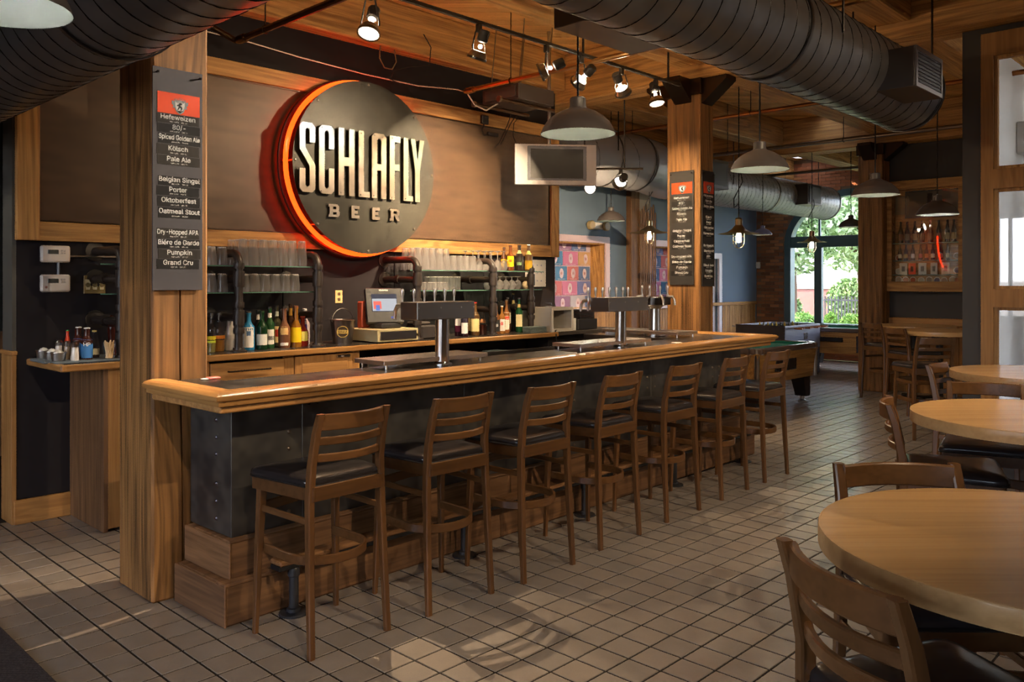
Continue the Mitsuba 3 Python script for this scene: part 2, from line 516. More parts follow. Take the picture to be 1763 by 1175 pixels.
# arched window: dark green frame
grn = srgb(58, 84, 88)
w9 = struct('window_9', None, 'second arched window, hidden behind the display case wall')
part(w9, 'frame', V(wall_x(17.46, arch(0.14, AY=AY2).difference(arch(0.0, AY=AY2)), 0.22), grn, 'satin', False))
part(w9, 'transom', V(box(17.47, 17.60, AY2 - AR, AY2 + AR, 2.42, 2.66, 0.01), grn, 'satin'))
part(w9, 'mullion', V(box(17.47, 17.60, AY2 - .08, AY2 + .08, 0.78, 2.42, 0.01), grn, 'satin'))
part(w9, 'pane', M(wall_x(17.545, arch(-0.01, AY=AY2), 0.004), 'glass', False))
w1 = struct('window_1', None, 'dark green arched window')
part(w1, 'frame', V(wall_x(17.46, arch(0.14).difference(arch(0.0)), 0.22), grn, 'satin', False))
part(w1, 'transom', V(box(17.47, 17.60, AY - AR, AY + AR, 2.42, 2.66, 0.01), grn, 'satin'))
part(w1, 'mullion', V(box(17.47, 17.60, 7.58, 7.74, 0.78, 2.42, 0.01), grn, 'satin'))
part(w1, 'mullion', V(box(17.47, 17.60, 5.96, 6.12, 0.78, 2.42, 0.01), grn, 'satin'))
part(w1, 'mullion', V(box(17.50, 17.58, 7.62, 7.66, 2.66, 3.38, 0.01), grn, 'satin'))
part(w1, 'mullion', V(box(17.50, 17.58, 6.02, 6.06, 2.66, 3.36, 0.01), grn, 'satin'))
part(w1, 'sill', V(box(17.36, 17.62, AY - AR - 0.2, AY + AR + 0.2, 0.70, 0.78, 0.01), grn, 'satin'))
part(w1, 'pane', M(wall_x(17.545, arch(-0.01), 0.004), 'glass', False))

# dark wall with the display case, and the side walls
struct('wall_case', V(box(13.3, 13.5, 2.12, 4.88, 0, 3.775, 0), dark_paint, 'matte'), 'dark grey wall with the display case')
struct('trim_7', W(box(13.22, 13.3, 2.2, 4.72, 1.02, 1.13, 0.01), 1, 1), 'wooden ledge rail on the dark wall')
wcs = struct('trim_8', W(box(13.27, 13.3, 2.2, 4.72, 0, 1.02, 0.004), 1, 2), 'wooden wainscot under the ledge rail')
for k in range(12):
    part(wcs, 'board', W(box(13.255, 13.272, 2.3 + k * 0.2, 2.494 + k * 0.2, 0.12, 1.0, 0.004), 1, 2))
struct('wall_games', V(box(13.5, 17.5, 2.05, 2.2, 0, 3.9, 0), dark_paint, 'matte'), 'dark side wall of the games room')
# partition with the wood windows
H2 = [(0.62, 2.60, 1.87, 3.53), (0.62, 1.62, 1.87, 2.44), (0.62, 0.62, 1.87, 1.47)]
H2 = H2 + [(a - 1.5, b, c - 1.5, d) for a, b, c, d in H2]
Pp = sg.box(-5.38, 0, 2.11, 3.775)
for a, b, c, d in H2:
    Pp = Pp.difference(sg.box(a, b, c, d))
fr = sg.box(-1.1, 0.40, 1.962, 3.72)
for a, b, c, d in H2:
    fr = fr.difference(sg.box(a, b, c, d))
struct('wall_right', V(wall_x(7.66, Pp.difference(sg.box(-1.05, 0.45, 1.92, 3.68)), 0.12), dark_paint, 'matte', False), 'dark painted partition on the right')
w2 = struct('window_2', None, 'oak framed interior window in the partition')
part(w2, 'frame', W(wall_x(7.625, fr, 0.16), 1, 2, smooth=False))
for a, b, c, d in H2:
    part(w2, 'stop', W(wall_x(7.65, sg.box(a, b, c, d).difference(sg.box(a + .025, b + .025, c - .025, d - .025)), 0.05), 0, 2, smooth=False))
    part(w2, 'pane', M(box(7.69, 7.694, a + .01, c - .01, b + .01, d - .01, 0), 'glass', False))
# the white room behind the partition
struct('wall_brew', V(cat([box(7.85, 13.29, 2.02, 2.1, 0, 3.775, 0), box(10.6, 10.8, -5.4, 2.02, 0, 3.9, 0)]), srgb(205, 203, 196), 'matte'), 'white walls of the room behind the partition')
struct('trim_9', V(cat([box(9.0, 9.14, 0.95, 1.22, 0, 3.9, 0.01), box(10.5, 10.6, 0.4, 0.9, 0, 2.2, 0.01), box(9.02, 10.6, 1.75, 2.02, 2.9, 3.2, 0.01)]), srgb(190, 188, 182), 'satin'), 'white posts in the room behind the partition')
tk = thing('brewing_tank', 'pale steel tank standing behind the partition window', 'tank')
part(tk, 'shell', V(mv(solid([(0.35, 0.3), (0.55, 0.5), (0.55, 2.0), (0.4, 2.25), (0.1, 2.35)], 40), 9.9, 0.1, 0), srgb(200, 198, 195), 'metal'))
for k in range(3):
    a = k * 2.1
    part(tk, 'leg', V(cyl((9.9 + .4 * math.cos(a), .1 + .4 * math.sin(a), 0), (9.9 + .4 * math.cos(a), .1 + .4 * math.sin(a), 0.45), 0.03), srgb(190, 190, 190), 'metal'))
# walls of the room behind the camera: with daylight windows
struct('wall_front', V(box(-4, 7.66, -5.6, -5.4, 0, DECK, 0), srgb(120, 95, 70), 'matte'), 'wall behind the viewer')
Pw = sg.box(-5.5, 0, 9.3, DECK)
Wn = [(a, 0.9, a + 1.9, 3.1) for a in (-1.9, 0.8, 3.5)]
for a, b, c, d in Wn:
    Pw = Pw.difference(sg.box(a, b, c, d))
struct('wall_entry', V(wall_x(-4.2, Pw, 0.3), srgb(130, 90, 66), 'matte', False), 'brick wall with daylight windows behind the viewer')
for n, (a, b, c, d) in enumerate(Wn):
    wn = struct(f'window_{3 + n}', None, 'daylight window behind the viewer')
    part(wn, 'frame', V(wall_x(-4.1, sg.box(a, b, c, d).difference(sg.box(a + .07, b + .07, c - .07, d - .07)).union(sg.box((a + c) / 2 - .03, b, (a + c) / 2 + .03, d)), 0.1), grn, 'satin', False))
    part(wn, 'pane', M(box(-4.06, -4.056, a + .05, c - .05, b + .05, d - .05, 0), 'glass', False))

# ceiling: diagonal deck boards with skylight openings, slab above
SKYL = [(11.8, 5.36, 12.98, 5.65), (16.3, 7.56, 17.3, 8.06)]
Pc = sg.box(-4.2, -5.6, 17.9, 9.5)
for s in SKYL:
    Pc = Pc.difference(sg.box(*s))
ce = struct('ceiling', V(mv(ext(Pc, 0.12), 0, 0, DECK + 0.03), srgb(90, 60, 36), 'matte', False), 'timber deck ceiling')
r2 = math.sqrt(0.5)
k = 0
vis_region = sg.box(0.0, 0.4, 17.5, 9.1)
for s in np.arange(0, 19.4, 0.135):
    # board between p+s .. where (x+y)/sqrt2 = s
    c0, c1 = s + 0.003, s + 0.132
    poly = sg.Polygon([((c0 + a) * r2, (c0 - a) * r2) for a in (-14, 14)] + [((c1 + a) * r2, (c1 - a) * r2) for a in (14, -14)])
    poly = poly.intersection(vis_region)
    for h in SKYL:
        poly = poly.difference(sg.box(*h))
    for g_ in (poly.geoms if hasattr(poly, 'geoms') else [poly]):
        if g_.area > 0.01 and k < 290:
            part(ce, 'deck_board', W(mv(ext(g_, 0.028), 0, 0, DECK - 0.001 * (k % 3)), 4, 3, smooth=False))
            k += 1
for n, s in enumerate(SKYL):
    sk = struct(f'window_{7 + n}', None, 'skylight')
    part(sk, 'curb', V(mv(ext(sg.box(*s).difference(sg.box(s[0] + .03, s[1] + .03, s[2] - .03, s[3] - .03)), 0.30), 0, 0, DECK + 0.0), srgb(225, 225, 225), 'matte', False))
    part(sk, 'pane', M(box(s[0], s[2], s[1], s[3], DECK + 0.25, DECK + 0.254, 0), 'glass', False))

# timber beams and posts
bm = 'heavy timber ceiling beam'
for (y0, y1, nm) in ((6.30, 6.62, 'along the top of the bar wall'), (4.43, 4.78, 'running above the bar in line with the posts'), (2.45, 2.80, 'above the big right duct'), (0.6, 0.95, 'above the round tables'), (8.2, 8.5, 'in front of the blue wall'), (-1.3, -0.95, 'on the far right of the ceiling')):
    for a, b, bay in ((-3.85, 7.455, 'near bay'), (7.845, 13.045, 'middle bay'), (13.435, 17.5, 'far bay')):
        z0 = 3.91
        one('ceiling_beam', W(box(a, b, y0, y1, z0, DECK - 0.003, 0.012), 0, 0), f'{bm} {nm}, {bay}', 'beam')
for x0, x1, nm in ((7.46, 7.84, 'over the post at the right end of the bar'), (13.05, 13.43, 'over the post beside the display case')):
    for y0, y1, s in ((-5.3, 9.05, 'across the room'),):
        one('girder', W(box(x0, x1, y0, y1, 3.78 if x0 > 5 else 3.93, DECK - 0.004, 0.012), 0, 1), f'thick timber girder {nm}, {s}', 'girder')


def post(x0, x1, y0, y1, top, label, bracket=True):
    t = thing('timber_post', label, 'post')
    m = box(x0, x1, y0, y1, 0.0, top - 0.16, 0.012)
    if x0 < 5:      # drying crack down the front face
        c = ribbon([(x0 + .165, y0, -.1), (x0 + .16, y0, .7), (x0 + .148, y0, 1.3), (x0 + .15, y0, 1.9), (x0 + .146, y0, 2.4)], (0, 1, 0), .009, .07, .1)
        c2 = ribbon([(x0 + .235, y0, .35), (x0 + .24, y0, .8), (x0 + .232, y0, 1.1)], (0, 1, 0), .005, .05, .1)
        for q in (c, c2):
            if q.volume < 0:
                q.invert()
            m = trimesh.boolean.difference([m, q], engine='manifold')
    part(t, 'shaft', W(m, 6, 2, smooth=20, tone=0.5))
    stl = srgb(66, 54, 46)
    part(t, 'cap_bracket', V(box(x0 - 0.02, x1 + 0.02, y0 - 0.02, y1 + 0.02, top - 0.16, top, 0.006), stl, 'metal'), 'rusty steel cap bracket')
    if bracket:
        for s in (-1, 1):
            if x0 > 12 and s > 0:
                continue
            xa, xb = (x0, x0 - 0.24) if s < 0 else (x1, x1 + 0.24)
            tri = [(xa, top), (xb, top), (xb, top - 0.04), (xa, top - 0.24)]
            part(t, 'gusset', V(basis(ext(tri, 0.2), [1, 0, 0], [0, 0, 1], [0, -1, 0], (0, (y0 + y1) / 2 + 0.1, 0)), stl, 'metal', False))
            ya, yb = (y0, y0 - 0.28) if s < 0 else (y1, y1 + 0.28)
            tri = [(ya, top), (yb, top), (yb, top - 0.04), (ya, top - 0.26)]
            part(t, 'gusset', V(basis(ext(tri, 0.2), [0, 1, 0], [0, 0, 1], [1, 0, 0], ((x0 + x1) / 2 - 0.1, 0, 0)), stl, 'metal', False))
    return t


post(1.81, 2.114, 4.335, 4.77, 3.91, 'weathered timber post at the left end of the bar with a beer list board', False)
post(7.50, 7.77, 4.53, 4.93, 3.78, 'timber post at the right end of the bar with two beer list boards')
post(12.95, 13.26, 4.673, 5.04, 3.78, 'dark timber post beside the display case and the games room')
# ------------------------------------------------------------------ the bar (built along x, turned 1.2 degrees about its left corner)
BA, BX, BY = 1.2, 1.93, 3.778
BT = T().translate([BX, BY, 0]).rotate([0, 0, 1], BA).translate([-BX, -BY, 0])
bar = thing('bar_counter', 'long bar with oak edged black top, riveted steel front and stepped wooden plinth', 'bar counter')


def bp(parent, name, d, label=None):
    return part(parent, name, d, label, tw=BT)


XE = 7.34    # right end of the steel body
# stepped plinth
pl = bp(bar, 'plinth', W(cat([box(1.93, 7.46, 3.778, 4.30, 0, 0.205, 0.012)]), 5, 0), 'worn wooden lower plinth step')
bp(bar, 'plinth_step', W(box(1.985, 7.40, 3.833, 4.30, 0.205, 0.392, 0.010), 5, 0), 'worn wooden upper plinth step')
bp(bar, 'plinth_end', W(box(1.922, 1.934, 3.772, 4.30, 0.002, 0.203, 0.004), 5, 1))
bp(bar, 'plinth_end', W(box(1.977, 1.989, 3.827, 4.30, 0.207, 0.390, 0.004), 5, 1))
bp(bar, 'plinth_cap', W(cat([box(1.922, 7.468, 3.770, 3.86, 0.196, 0.214, 0.006), box(1.977, 7.408, 3.825, 3.90, 0.384, 0.400, 0.006)]), 5, 0))
# steel body and panels
bp(bar, 'body', V(box(2.03, XE, 3.885, 4.28, 0.39, 1.115, 0), srgb(24, 22, 22), 'matte'))
pan = [2.022, 2.42, 3.62, 4.70, 5.78, 6.86, 7.35]
for a, b in zip(pan[:-1], pan[1:]):
    bp(bar, 'steel_panel', M(box(a + 0.001, b - 0.001, 3.872, 3.886, 0.40, 1.118, 0.003), 'steel_dark'))
bp(bar, 'steel_panel', M(box(2.012, 2.032, 3.872, 4.30, 0.40, 1.118, 0.003), 'steel_dark'))
rv = solid([(0.011, 0), (0.010, 0.004), (0.005, 0.008)], 10)
rvy = V(basis(rv, [1, 0, 0], [0, 0, 1], [0, -1, 0]), srgb(150, 135, 120), 'metal')
rvx = V(basis(rv, [0, 1, 0], [0, 0, 1], [-1, 0, 0]), srgb(120, 115, 125), 'metal')
for xs in (2.34, 3.565, 3.675, 4.645, 4.755, 5.725, 5.835, 6.80, 6.92):
    for z in (0.80, 0.888, 0.47, 0.56):
        scene[uniq(bar + '__rivet')] = put(rvy, BT @ T().translate([xs, 3.872, z]))
for z in (0.472, 0.56, 0.65, 0.80, 0.885, 0.975):
    scene[uniq(bar + '__rivet')] = put(rvx, BT @ T().translate([2.012, 4.02, z]))
# counter top with moulded oak rail
ins = 0.135
bp(bar, 'top', M(cat([box(1.87, 7.32, 3.66, 4.10, 1.105, 1.160, 0.003), box(1.87, 2.10, 4.08, 4.30, 1.105, 1.160, 0.003), box(6.45, 7.32, 4.08, 5.10, 1.105, 1.160, 0.003)]), 'counter_top'), 'worn black bar top')
prof = [(0.0, 1.112), (0.0, 1.132), (-0.018, 1.140), (-0.022, 1.150), (-0.022, 1.160), (-0.008, 1.172), (0.03, 1.178), (0.09, 1.176), (0.13, 1.168), (0.14, 1.160), (0.14, 1.105), (0.02, 1.105)]


def rail(p0, p1, d_in, m0, m1):
    """moulding from p0 to p1; profile offsets along d_in; m0, m1: mitre slope at the ends (shift along the run per metre of offset)"""
    p0, p1, d_in = (np.asarray(q, float) for q in (p0, p1, d_in))
    t = (p1 - p0) / np.linalg.norm(p1 - p0)
    rings = []
    for p, m in ((p0, m0), (p1, m1)):
        rings.append([[*(p + d_in * o + t * o * m), z] for o, z in prof])
    return skin(np.array(rings))


XR = 7.42
bp(bar, 'top_rail', W(rail((1.776, 3.552), (XR, 3.552), (0, 1), 1, -1), 1, 0, True, 40), 'moulded oak bar rail')
bp(bar, 'top_rail', W(rail((1.776, 4.30), (1.776, 3.552), (1, 0), 0.0, -1), 1, 1, True, 40))
bp(bar, 'top_rail', W(rail((XR, 3.552), (XR, 4.40), (-1, 0), 1, 0), 1, 1, True, 40))
bp(bar, 'under_rail', W(cat([box(1.80, XR - .03, 3.58, 3.66, 1.075, 1.112, 0.006), box(1.80, 1.87, 3.58, 4.29, 1.075, 1.112, 0.006)]), 1, 0))
# back side of the bar: steel work shelf and supports
bp(bar, 'work_shelf', V(cat([box(2.2, 6.4, 4.12, 4.42, 0.86, 0.90, 0.004), box(2.2, 6.4, 4.40, 4.42, 0.90, 1.02, 0.003)]), srgb(165, 160, 155), 'metal'))
bp(bar, 'return_body', V(box(6.50, 7.25, 4.28, 5.05, 0.0, 1.105, 0), srgb(40, 34, 30), 'matte'))
for k in range(5):
    x = 2.35 + k * 0.98
    P = [(x - 0.04, 3.70, 1.10), (x - 0.04, 3.70, 1.085), (x - 0.05, 3.68, 1.065), (x - 0.02, 3.665, 1.055), (x, 3.68, 1.07), (x + 0.03, 3.665, 1.055), (x + 0.05, 3.68, 1.065), (x + 0.04, 3.70, 1.085), (x + 0.04, 3.70, 1.10)]
    bp(bar, 'coat_hook', V(tube(P, 0.0035, 6), srgb(40, 36, 34), 'metal'))
# foot rail on pipe posts
ft = thing('foot_rail', 'worn wooden foot rail on black pipe posts along the foot of the bar', 'foot rail')
bp(ft, 'board', W(box(2.16, 7.3, 3.662, 3.765, 0.262, 0.288, 0.008), 5, 0, True))
bp(ft, 'under_bar', V(box(2.16, 7.3, 3.672, 3.755, 0.238, 0.262, 0.003), srgb(20, 20, 22), 'satin'))
pp = V(solid([(0.075, 0), (0.075, 0.008), (0.07, 0.012), (0.036, 0.014), (0.034, 0.03), (0.024, 0.034), (0.024, 0.19), (0.03, 0.194), (0.03, 0.225), (0.022, 0.238)], 20), srgb(38, 38, 42), 'satin')
for k in range(5):
    scene[uniq(ft + '__pipe_post')] = put(pp, BT @ T().translate([2.26 + k * 1.2, 3.70, 0]))

# ------------------------------------------------------------------ on the bar
steel_c = srgb(205, 200, 195)


def tray(x0, x1, y0, y1, z, label, along):
    t = thing('drip_tray', label, 'drip tray')
    part(t, 'pan', V(cat([box(x0, x1, y0, y0 + .012, z - .024, z, .003), box(x0, x1, y1 - .012, y1, z - .024, z, .003), box(x0, x0 + .012, y0, y1, z - .024, z, .003), box(x1 - .012, x1, y0, y1, z - .024, z, .003), box(x0, x1, y0, y1, z - .026, z - .02, 0)]), steel_c, 'metal'))
    n = 14
    if along == 0:
        s = [box(x0 + .012, x1 - .012, y0 + .014 + k * (y1 - y0 - .028) / n, y0 + .014 + (k + .62) * (y1 - y0 - .028) / n, z - .008, z - .002, 0) for k in range(n)]
    else:
        s = [box(x0 + .014 + k * (x1 - x0 - .028) / n, x0 + .014 + (k + .62) * (x1 - x0 - .028) / n, y0 + .012, y1 - .012, z - .008, z - .002, 0) for k in range(n)]
    part(t, 'grille', V(cat(s), srgb(220, 214, 208), 'metal'))
    for a in (x0 + .04, x1 - .04):
        for b in (y0 + .03, y1 - .03):
            part(t, 'foot', V(cyl((a, b, z - .026), (a, b, 1.1605 if b < 4.10 or a > 6.4 else 0.90), 0.007, 8), steel_c, 'metal'))
    return t


tray(2.98, 3.83, 3.905, 4.20, 1.212, 'long steel drip tray behind the nearest beer tap tower', 0)
tray(4.80, 5.72, 3.91, 4.19, 1.212, 'long steel drip tray around the second beer tap tower', 0)
tray(6.50, 6.85, 4.16, 5.03, 1.215, 'steel drip tray under the chrome mushroom tap tower', 1)


def tap(parent, x, y, z, fx=0.0, fy=1.0):
    """handle-less faucet lever with chrome ball top; spout on the +y side"""
    lev = cat([mv(solid([(0.006, 0), (0.0065, 0.03), (0.011, 0.055), (0.0125, 0.072), (0.009, 0.084), (0.003, 0.088)], 12), x, y, z), cyl((x - fx * .0, y, z - .02), (x, y, z + .005), 0.012, 10)])
    k = part(parent, 'tap', V(lev, srgb(236, 234, 230), 'metal'), 'chrome tap lever')
    sp = [(x, y, z - .015), (x + fx * .05, y + fy * .05, z - .02), (x + fx * .07, y + fy * .07, z - .05), (x + fx * .075, y + fy * .075, z - .10)]
    part(k, 'spout', V(tube(sp, [0.012, 0.013, 0.012, 0.009], 8), srgb(225, 222, 218), 'metal'))


def tower(x0, x1, y0, y1, cx, cy, xs, label):
    t = thing('tap_tower', label, 'beer tap tower')
    part(t, 'column', V(mv(solid([(0.062, 1.1605), (0.062, 1.168), (0.05, 1.172), (0.044, 1.18), (0.043, 1.45)], 32), cx, cy, 0), srgb(190, 188, 186), 'chrome'))
    part(t, 'housing', V(box(x0, x1, y0, y1, 1.448, 1.556, 0.004), srgb(150, 145, 142), 'metal'), 'brushed steel box housing')
    for sx in (x0 + .012, (x0 + x1) / 2 - .05, (x0 + x1) / 2 + .12, x1 - .012):
        part(t, 'screw', V(basis(solid([(0.006, 0), (0.005, 0.003)], 8), [1, 0, 0], [0, 0, 1], [0, -1, 0], (sx, y0, 1.52)), srgb(215, 212, 208), 'chrome'))
    for x in xs:
        tap(t, x, y1 + 0.012, 1.548)
    return t


tower(3.165, 3.635, 3.825, 3.985, 3.449, 3.925, [3.19, 3.28, 3.365, 3.45, 3.535, 3.615], 'steel T shaped tap tower with six chrome levers, nearest the camera')
tower(5.06, 5.58, 3.845, 4.025, 5.34, 3.94, [5.05, 5.14, 5.23, 5.32, 5.41, 5.50, 5.57], 'steel T shaped tap tower with chrome levers, farther along the bar')
t = thing('mushroom_tap_tower', 'chrome mushroom shaped tap tower with a ring of taps beside the right post', 'beer tap tower')
part(t, 'column', V(mv(solid([(0.10, 1.1605), (0.10, 1.18), (0.07, 1.19), (0.055, 1.22), (0.052, 1.42), (0.09, 1.45)], 32), 6.70, 4.54, 0), srgb(205, 203, 200), 'chrome'))
part(t, 'head', V(mv(solid([(0.09, 1.45), (0.15, 1.46), (0.15, 1.525), (0.14, 1.535)], 36), 6.70, 4.54, 0), srgb(90, 86, 84), 'chrome'))
for k in range(8):
    a = k * math.pi / 4 + .2
    x, y = 6.70 + .13 * math.cos(a), 4.54 + .13 * math.sin(a)
    tap(t, x, y, 1.555, math.cos(a), math.sin(a))
cp = one('sugar_packet', V(cat([box(2.05, 2.115, 4.19, 4.235, 1.161, 1.172, .004)]), srgb(225, 120, 110), 'satin'), 'small pink and white packet at the left end of the bar top', 'packet')
part(cp, 'tip', V(box(2.02, 2.05, 4.195, 4.23, 1.161, 1.167, .002), srgb(235, 235, 230), 'satin'))
one('coaster', V(mv(solid([(0.045, 0), (0.045, 0.004)], 24), 6.02, 3.86, 1.161), srgb(235, 225, 215), 'matte'), 'round white coaster on the bar top right of the second tap tower', 'coaster')
# ------------------------------------------------------------------ back counter
bc = thing('back_counter', 'oak fronted back counter with black top under the shelves', 'counter')
part(bc, 'top', M(box(1.86, 6.68, 5.78, 6.448, 1.10, 1.140, 0.003), 'counter_top'), 'black counter top')
part(bc, 'nosing', W(box(1.82, 6.69, 5.74, 5.785, 1.098, 1.143, 0.008), 1, 0, True))
part(bc, 'nosing', W(box(1.82, 1.862, 5.74, 6.445, 1.098, 1.143, 0.008), 1, 1, True))
part(bc, 'side_panel', W(box(2.10, 2.13, 5.80, 6.44, 0, 1.098, 0.003), 5, 2))
for a, b in ((2.13, 2.24), (2.80, 2.84), (3.455, 3.54), (4.10, 4.17)):
    part(bc, 'stile', W(box(a, b, 5.80, 5.84, 0.02, 1.098, 0.003), 1, 2))
part(bc, 'carcass', V(cat([box(2.13, 4.17, 5.845, 6.44, 0.05, 1.09, 0), box(4.17, 6.66, 6.2, 6.44, 0.05, 1.09, 0), box(4.17, 6.66, 5.85, 6.2, 0.03, 0.5, 0)]), srgb(20, 17, 16), 'matte'))
d = part(bc, 'drawer', W(box(2.845, 3.45, 5.79, 5.835, 0.93, 1.075, 0.004), 1, 0))
part(d, 'handle', V(cat([tube([(2.98, 5.79, 1.01), (2.98, 5.765, 1.01), (3.32, 5.765, 1.01), (3.32, 5.79, 1.01)], 0.006, 8)]), srgb(60, 52, 46), 'metal'))
d = part(bc, 'door', W(box(2.845, 3.45, 5.79, 5.835, 0.10, 0.915, 0.004), 1, 2))
d = part(bc, 'door', W(cat([box(3.545, 4.095, 5.79, 5.835, 0.10, 1.085, 0.004)]), 1, 2))
part(d, 'panel', W(box(3.60, 4.04, 5.782, 5.80, 0.18, 1.03, 0.016), 1, 0))
part(d, 'latch', V(cat([box(3.93, 4.06, 5.775, 5.79, 1.05, 1.075, .004), mv(trimesh.creation.icosphere(1, .012), 3.98, 5.77, 1.062)]), srgb(190, 185, 178), 'chrome'))
part(bc, 'door', W(box(2.245, 2.795, 5.79, 5.835, 0.10, 1.075, 0.004), 1, 2))
part(bc, 'under_shelf', V(cat([box(4.2, 6.6, 5.72, 6.18, 0.93, 0.955, .004), box(4.2, 6.6, 5.72, 5.735, .955, 1.0, .003)]), srgb(150, 146, 140), 'metal'), 'steel shelf under the counter')
one('folded_cloth', V(cat([box(5.75, 5.98, 5.76, 5.95, .957 + .012 * k, .967 + .012 * k, .004) for k in range(3)]), srgb(120, 132, 128), 'matte'), 'small stack of grey cloths on the steel shelf under the back counter', 'cloth')
for nm, x, w in (('black rubber mat draped over the shelf edge behind the nearest tap tower', 4.55, .32), ('dark tray leaning on the shelf behind the nearest tap tower', 5.0, .26)):
    one('bar_mat', V(box(x, x + w, 5.70, 5.95, 1.002, 1.02, .006), srgb(34, 32, 32), 'satin'), nm, 'mat')
# items on the left end of the back counter
one('grey_towel', V(cat([box(1.83, 2.40, 5.86, 6.32, 1.141, 1.152, .004), box(1.80, 1.90, 6.0, 6.3, 1.136, 1.156, .006)]), srgb(98, 106, 110), 'matte'), 'grey bar towel spread under the condiments on the left end of the back counter', 'towel')
ZT = 1.153
for k, (x, y) in enumerate(((1.875, 6.26), (1.885, 5.99), (1.885, 6.12))):
    r = thing('ramekin', ('steel ramekin at the far left edge of the towel', 'steel ramekin nearest the front on the towel', 'steel ramekin behind the front one on the towel')[k], 'ramekin', None)
    part(r, 'cup', V(mv(lathe([(0.001, 0.002), (0.04, 0.002), (0.047, 0.055), (0.05, 0.056), (0.05, 0.052), (0.044, 0.05), (0.037, 0.006)], 20), x, y, ZT), srgb(200, 195, 190), 'metal'))
    part(r, 'packets', V(mv(trimesh.creation.icosphere(1, .034), x, y, ZT + .042), srgb(225, 222, 215), 'matte'))
for k, (x, y, c, nm) in enumerate(((1.965, 5.93, (232, 228, 222), 'white'), (2.00, 6.02, (96, 78, 64), 'pepper filled'), (1.95, 6.19, (205, 195, 185), 'salt filled'), (1.965, 6.07, (150, 130, 110), 'half filled'))):
    s = thing('shaker', f'{nm} glass shaker with a steel cap among the condiments', 'shaker')
    part(s, 'jar', V(mv(solid([(0.024, 0), (0.026, 0.01), (0.023, 0.08), (0.02, 0.09)], 10), x, y, ZT), srgb(*c), 'gloss'))
    part(s, 'cap', V(mv(solid([(0.023, 0.09), (0.024, 0.11), (0.014, 0.125)], 16), x, y, ZT), srgb(190, 188, 186), 'chrome'))


def bottle(name, x, y, z, h, r, glass, liquid, labels_, cap, label, group=None, shape='round', seg=18, neck=0.38, catg='bottle'):
    """glass: colour or 'clear'; labels_: list of (z0 frac, z1 frac, colour, angle half width deg, text or None)"""
    k = thing(name, label, catg, group)
    nr = r * neck
    if shape == 'round':
        pr = [(r * .9, 0), (r, .012), (r, h * .56), (r * .94, h * .61), (r * .6, h * .68), (nr * 1.08, h * .74), (nr, h * .80), (nr, h * .93), (nr * 1.2, h * .935), (nr * 1.2, h * .96)]
    elif shape == 'long':
        pr = [(r * .9, 0), (r, .012), (r, h * .50), (r * .93, h * .56), (r * .68, h * .66), (nr * 1.25, h * .78), (nr, h * .90), (nr * 1.2, h * .91), (nr * 1.2, h * .96)]
    elif shape == 'cone':
        pr = [(r * .92, 0), (r, .012), (r, h * .35), (r * .97, h * .45), (r * .55, h * .78), (nr, h * .86), (nr, h * .96)]
    elif shape == 'jug':
        pr = [(r * .9, 0), (r, .02), (r * 1.02, h * .40), (r * .95, h * .50), (r * .55, h * .60), (nr, h * .68), (nr * .95, h * .92), (nr * 1.2, h * .925), (nr * 1.2, h * .955)]
    if isinstance(glass, str):
        part(k, 'glass', put(M(lathe([(0.001, .001)] + pr, seg), glass), at(x, y, z)))
        if liquid is not None:
            lv, lc = liquid
            q = [(max(a - .003, .002), b + .003) for a, b in pr if b <= h * lv]
            part(k, 'liquid', put(V(solid(q + [(q[-1][0], h * lv)], seg), srgb(*lc), 'gloss'), at(x, y, z)))
    else:
        part(k, 'glass', put(V(solid(pr, seg), srgb(*glass), 'gloss'), at(x, y, z)))
    for (a, b, c, hw, *tx) in labels_:
        n = 10
        dir0 = math.atan2(-y, -x) if True else 0
        g = np.linspace(dir0 - math.radians(hw), dir0 + math.radians(hw), n)
        zs = np.linspace(a * h, b * h, 4)
        pz, prr = [q[1] for q in pr], [q[0] for q in pr]
        rr = np.interp(zs, pz, prr) + 0.0012
        vq = np.stack([np.stack([np.cos(g) * R_, np.sin(g) * R_, np.full(n, Z_)], 1) for R_, Z_ in zip(rr, zs)])
        f = []
        for i in range(3):
            for j in range(n - 1):
                f += [[i * n + j, i * n + j + 1, (i + 1) * n + j + 1], [i * n + j, (i + 1) * n + j + 1, (i + 1) * n + j]]
        part(k, 'paper_label', put(V(trimesh.Trimesh(vq.reshape(-1, 3), f, process=False), srgb(*c), 'matte'), at(x, y, z)))
    part(k, 'cap', put(V(solid([(nr * 1.15, h * .935), (nr * 1.15, h * .995), (nr * .9, h)], 12), srgb(*cap), 'satin'), at(x, y, z)))
    return k


bottle('sauce_bottle', 2.055, 6.13, ZT, .215, .036, (60, 30, 22), None, [(.04, .62, (60, 120, 190), 100)], (225, 225, 228), 'brown sauce bottle with a blue label and white cap, left of the pair', None, 'round', neck=.5)
k = bottle('sauce_bottle', 2.062, 5.99, ZT, .215, .036, (60, 30, 22), None, [(.04, .62, (70, 130, 200), 100)], (235, 235, 238), 'brown sauce bottle with a blue label and white cap, right of the pair', None, 'round', neck=.5)
tm = meshkit.text_mesh('HP', 0.024, 0.001, True)
tm.apply_translation([-tm.bounds[:, 0].mean(), 0, 0])
a = math.atan2(-5.99, -2.062)
part(k, 'lettering', V(basis(tm, [-math.sin(a), math.cos(a), 0], [0, 0, 1], [math.cos(a), math.sin(a), 0], (2.062 + .0385 * math.cos(a), 5.99 + .0385 * math.sin(a), ZT + .09)), srgb(235, 235, 240), 'matte'))
bottle('hot_sauce', 2.02, 6.24, ZT, .19, .022, (200, 60, 30), None, [(.1, .5, (240, 225, 200), 80)], (60, 140, 70), 'thin red hot sauce bottle with a green cap behind the shakers', None, 'long')
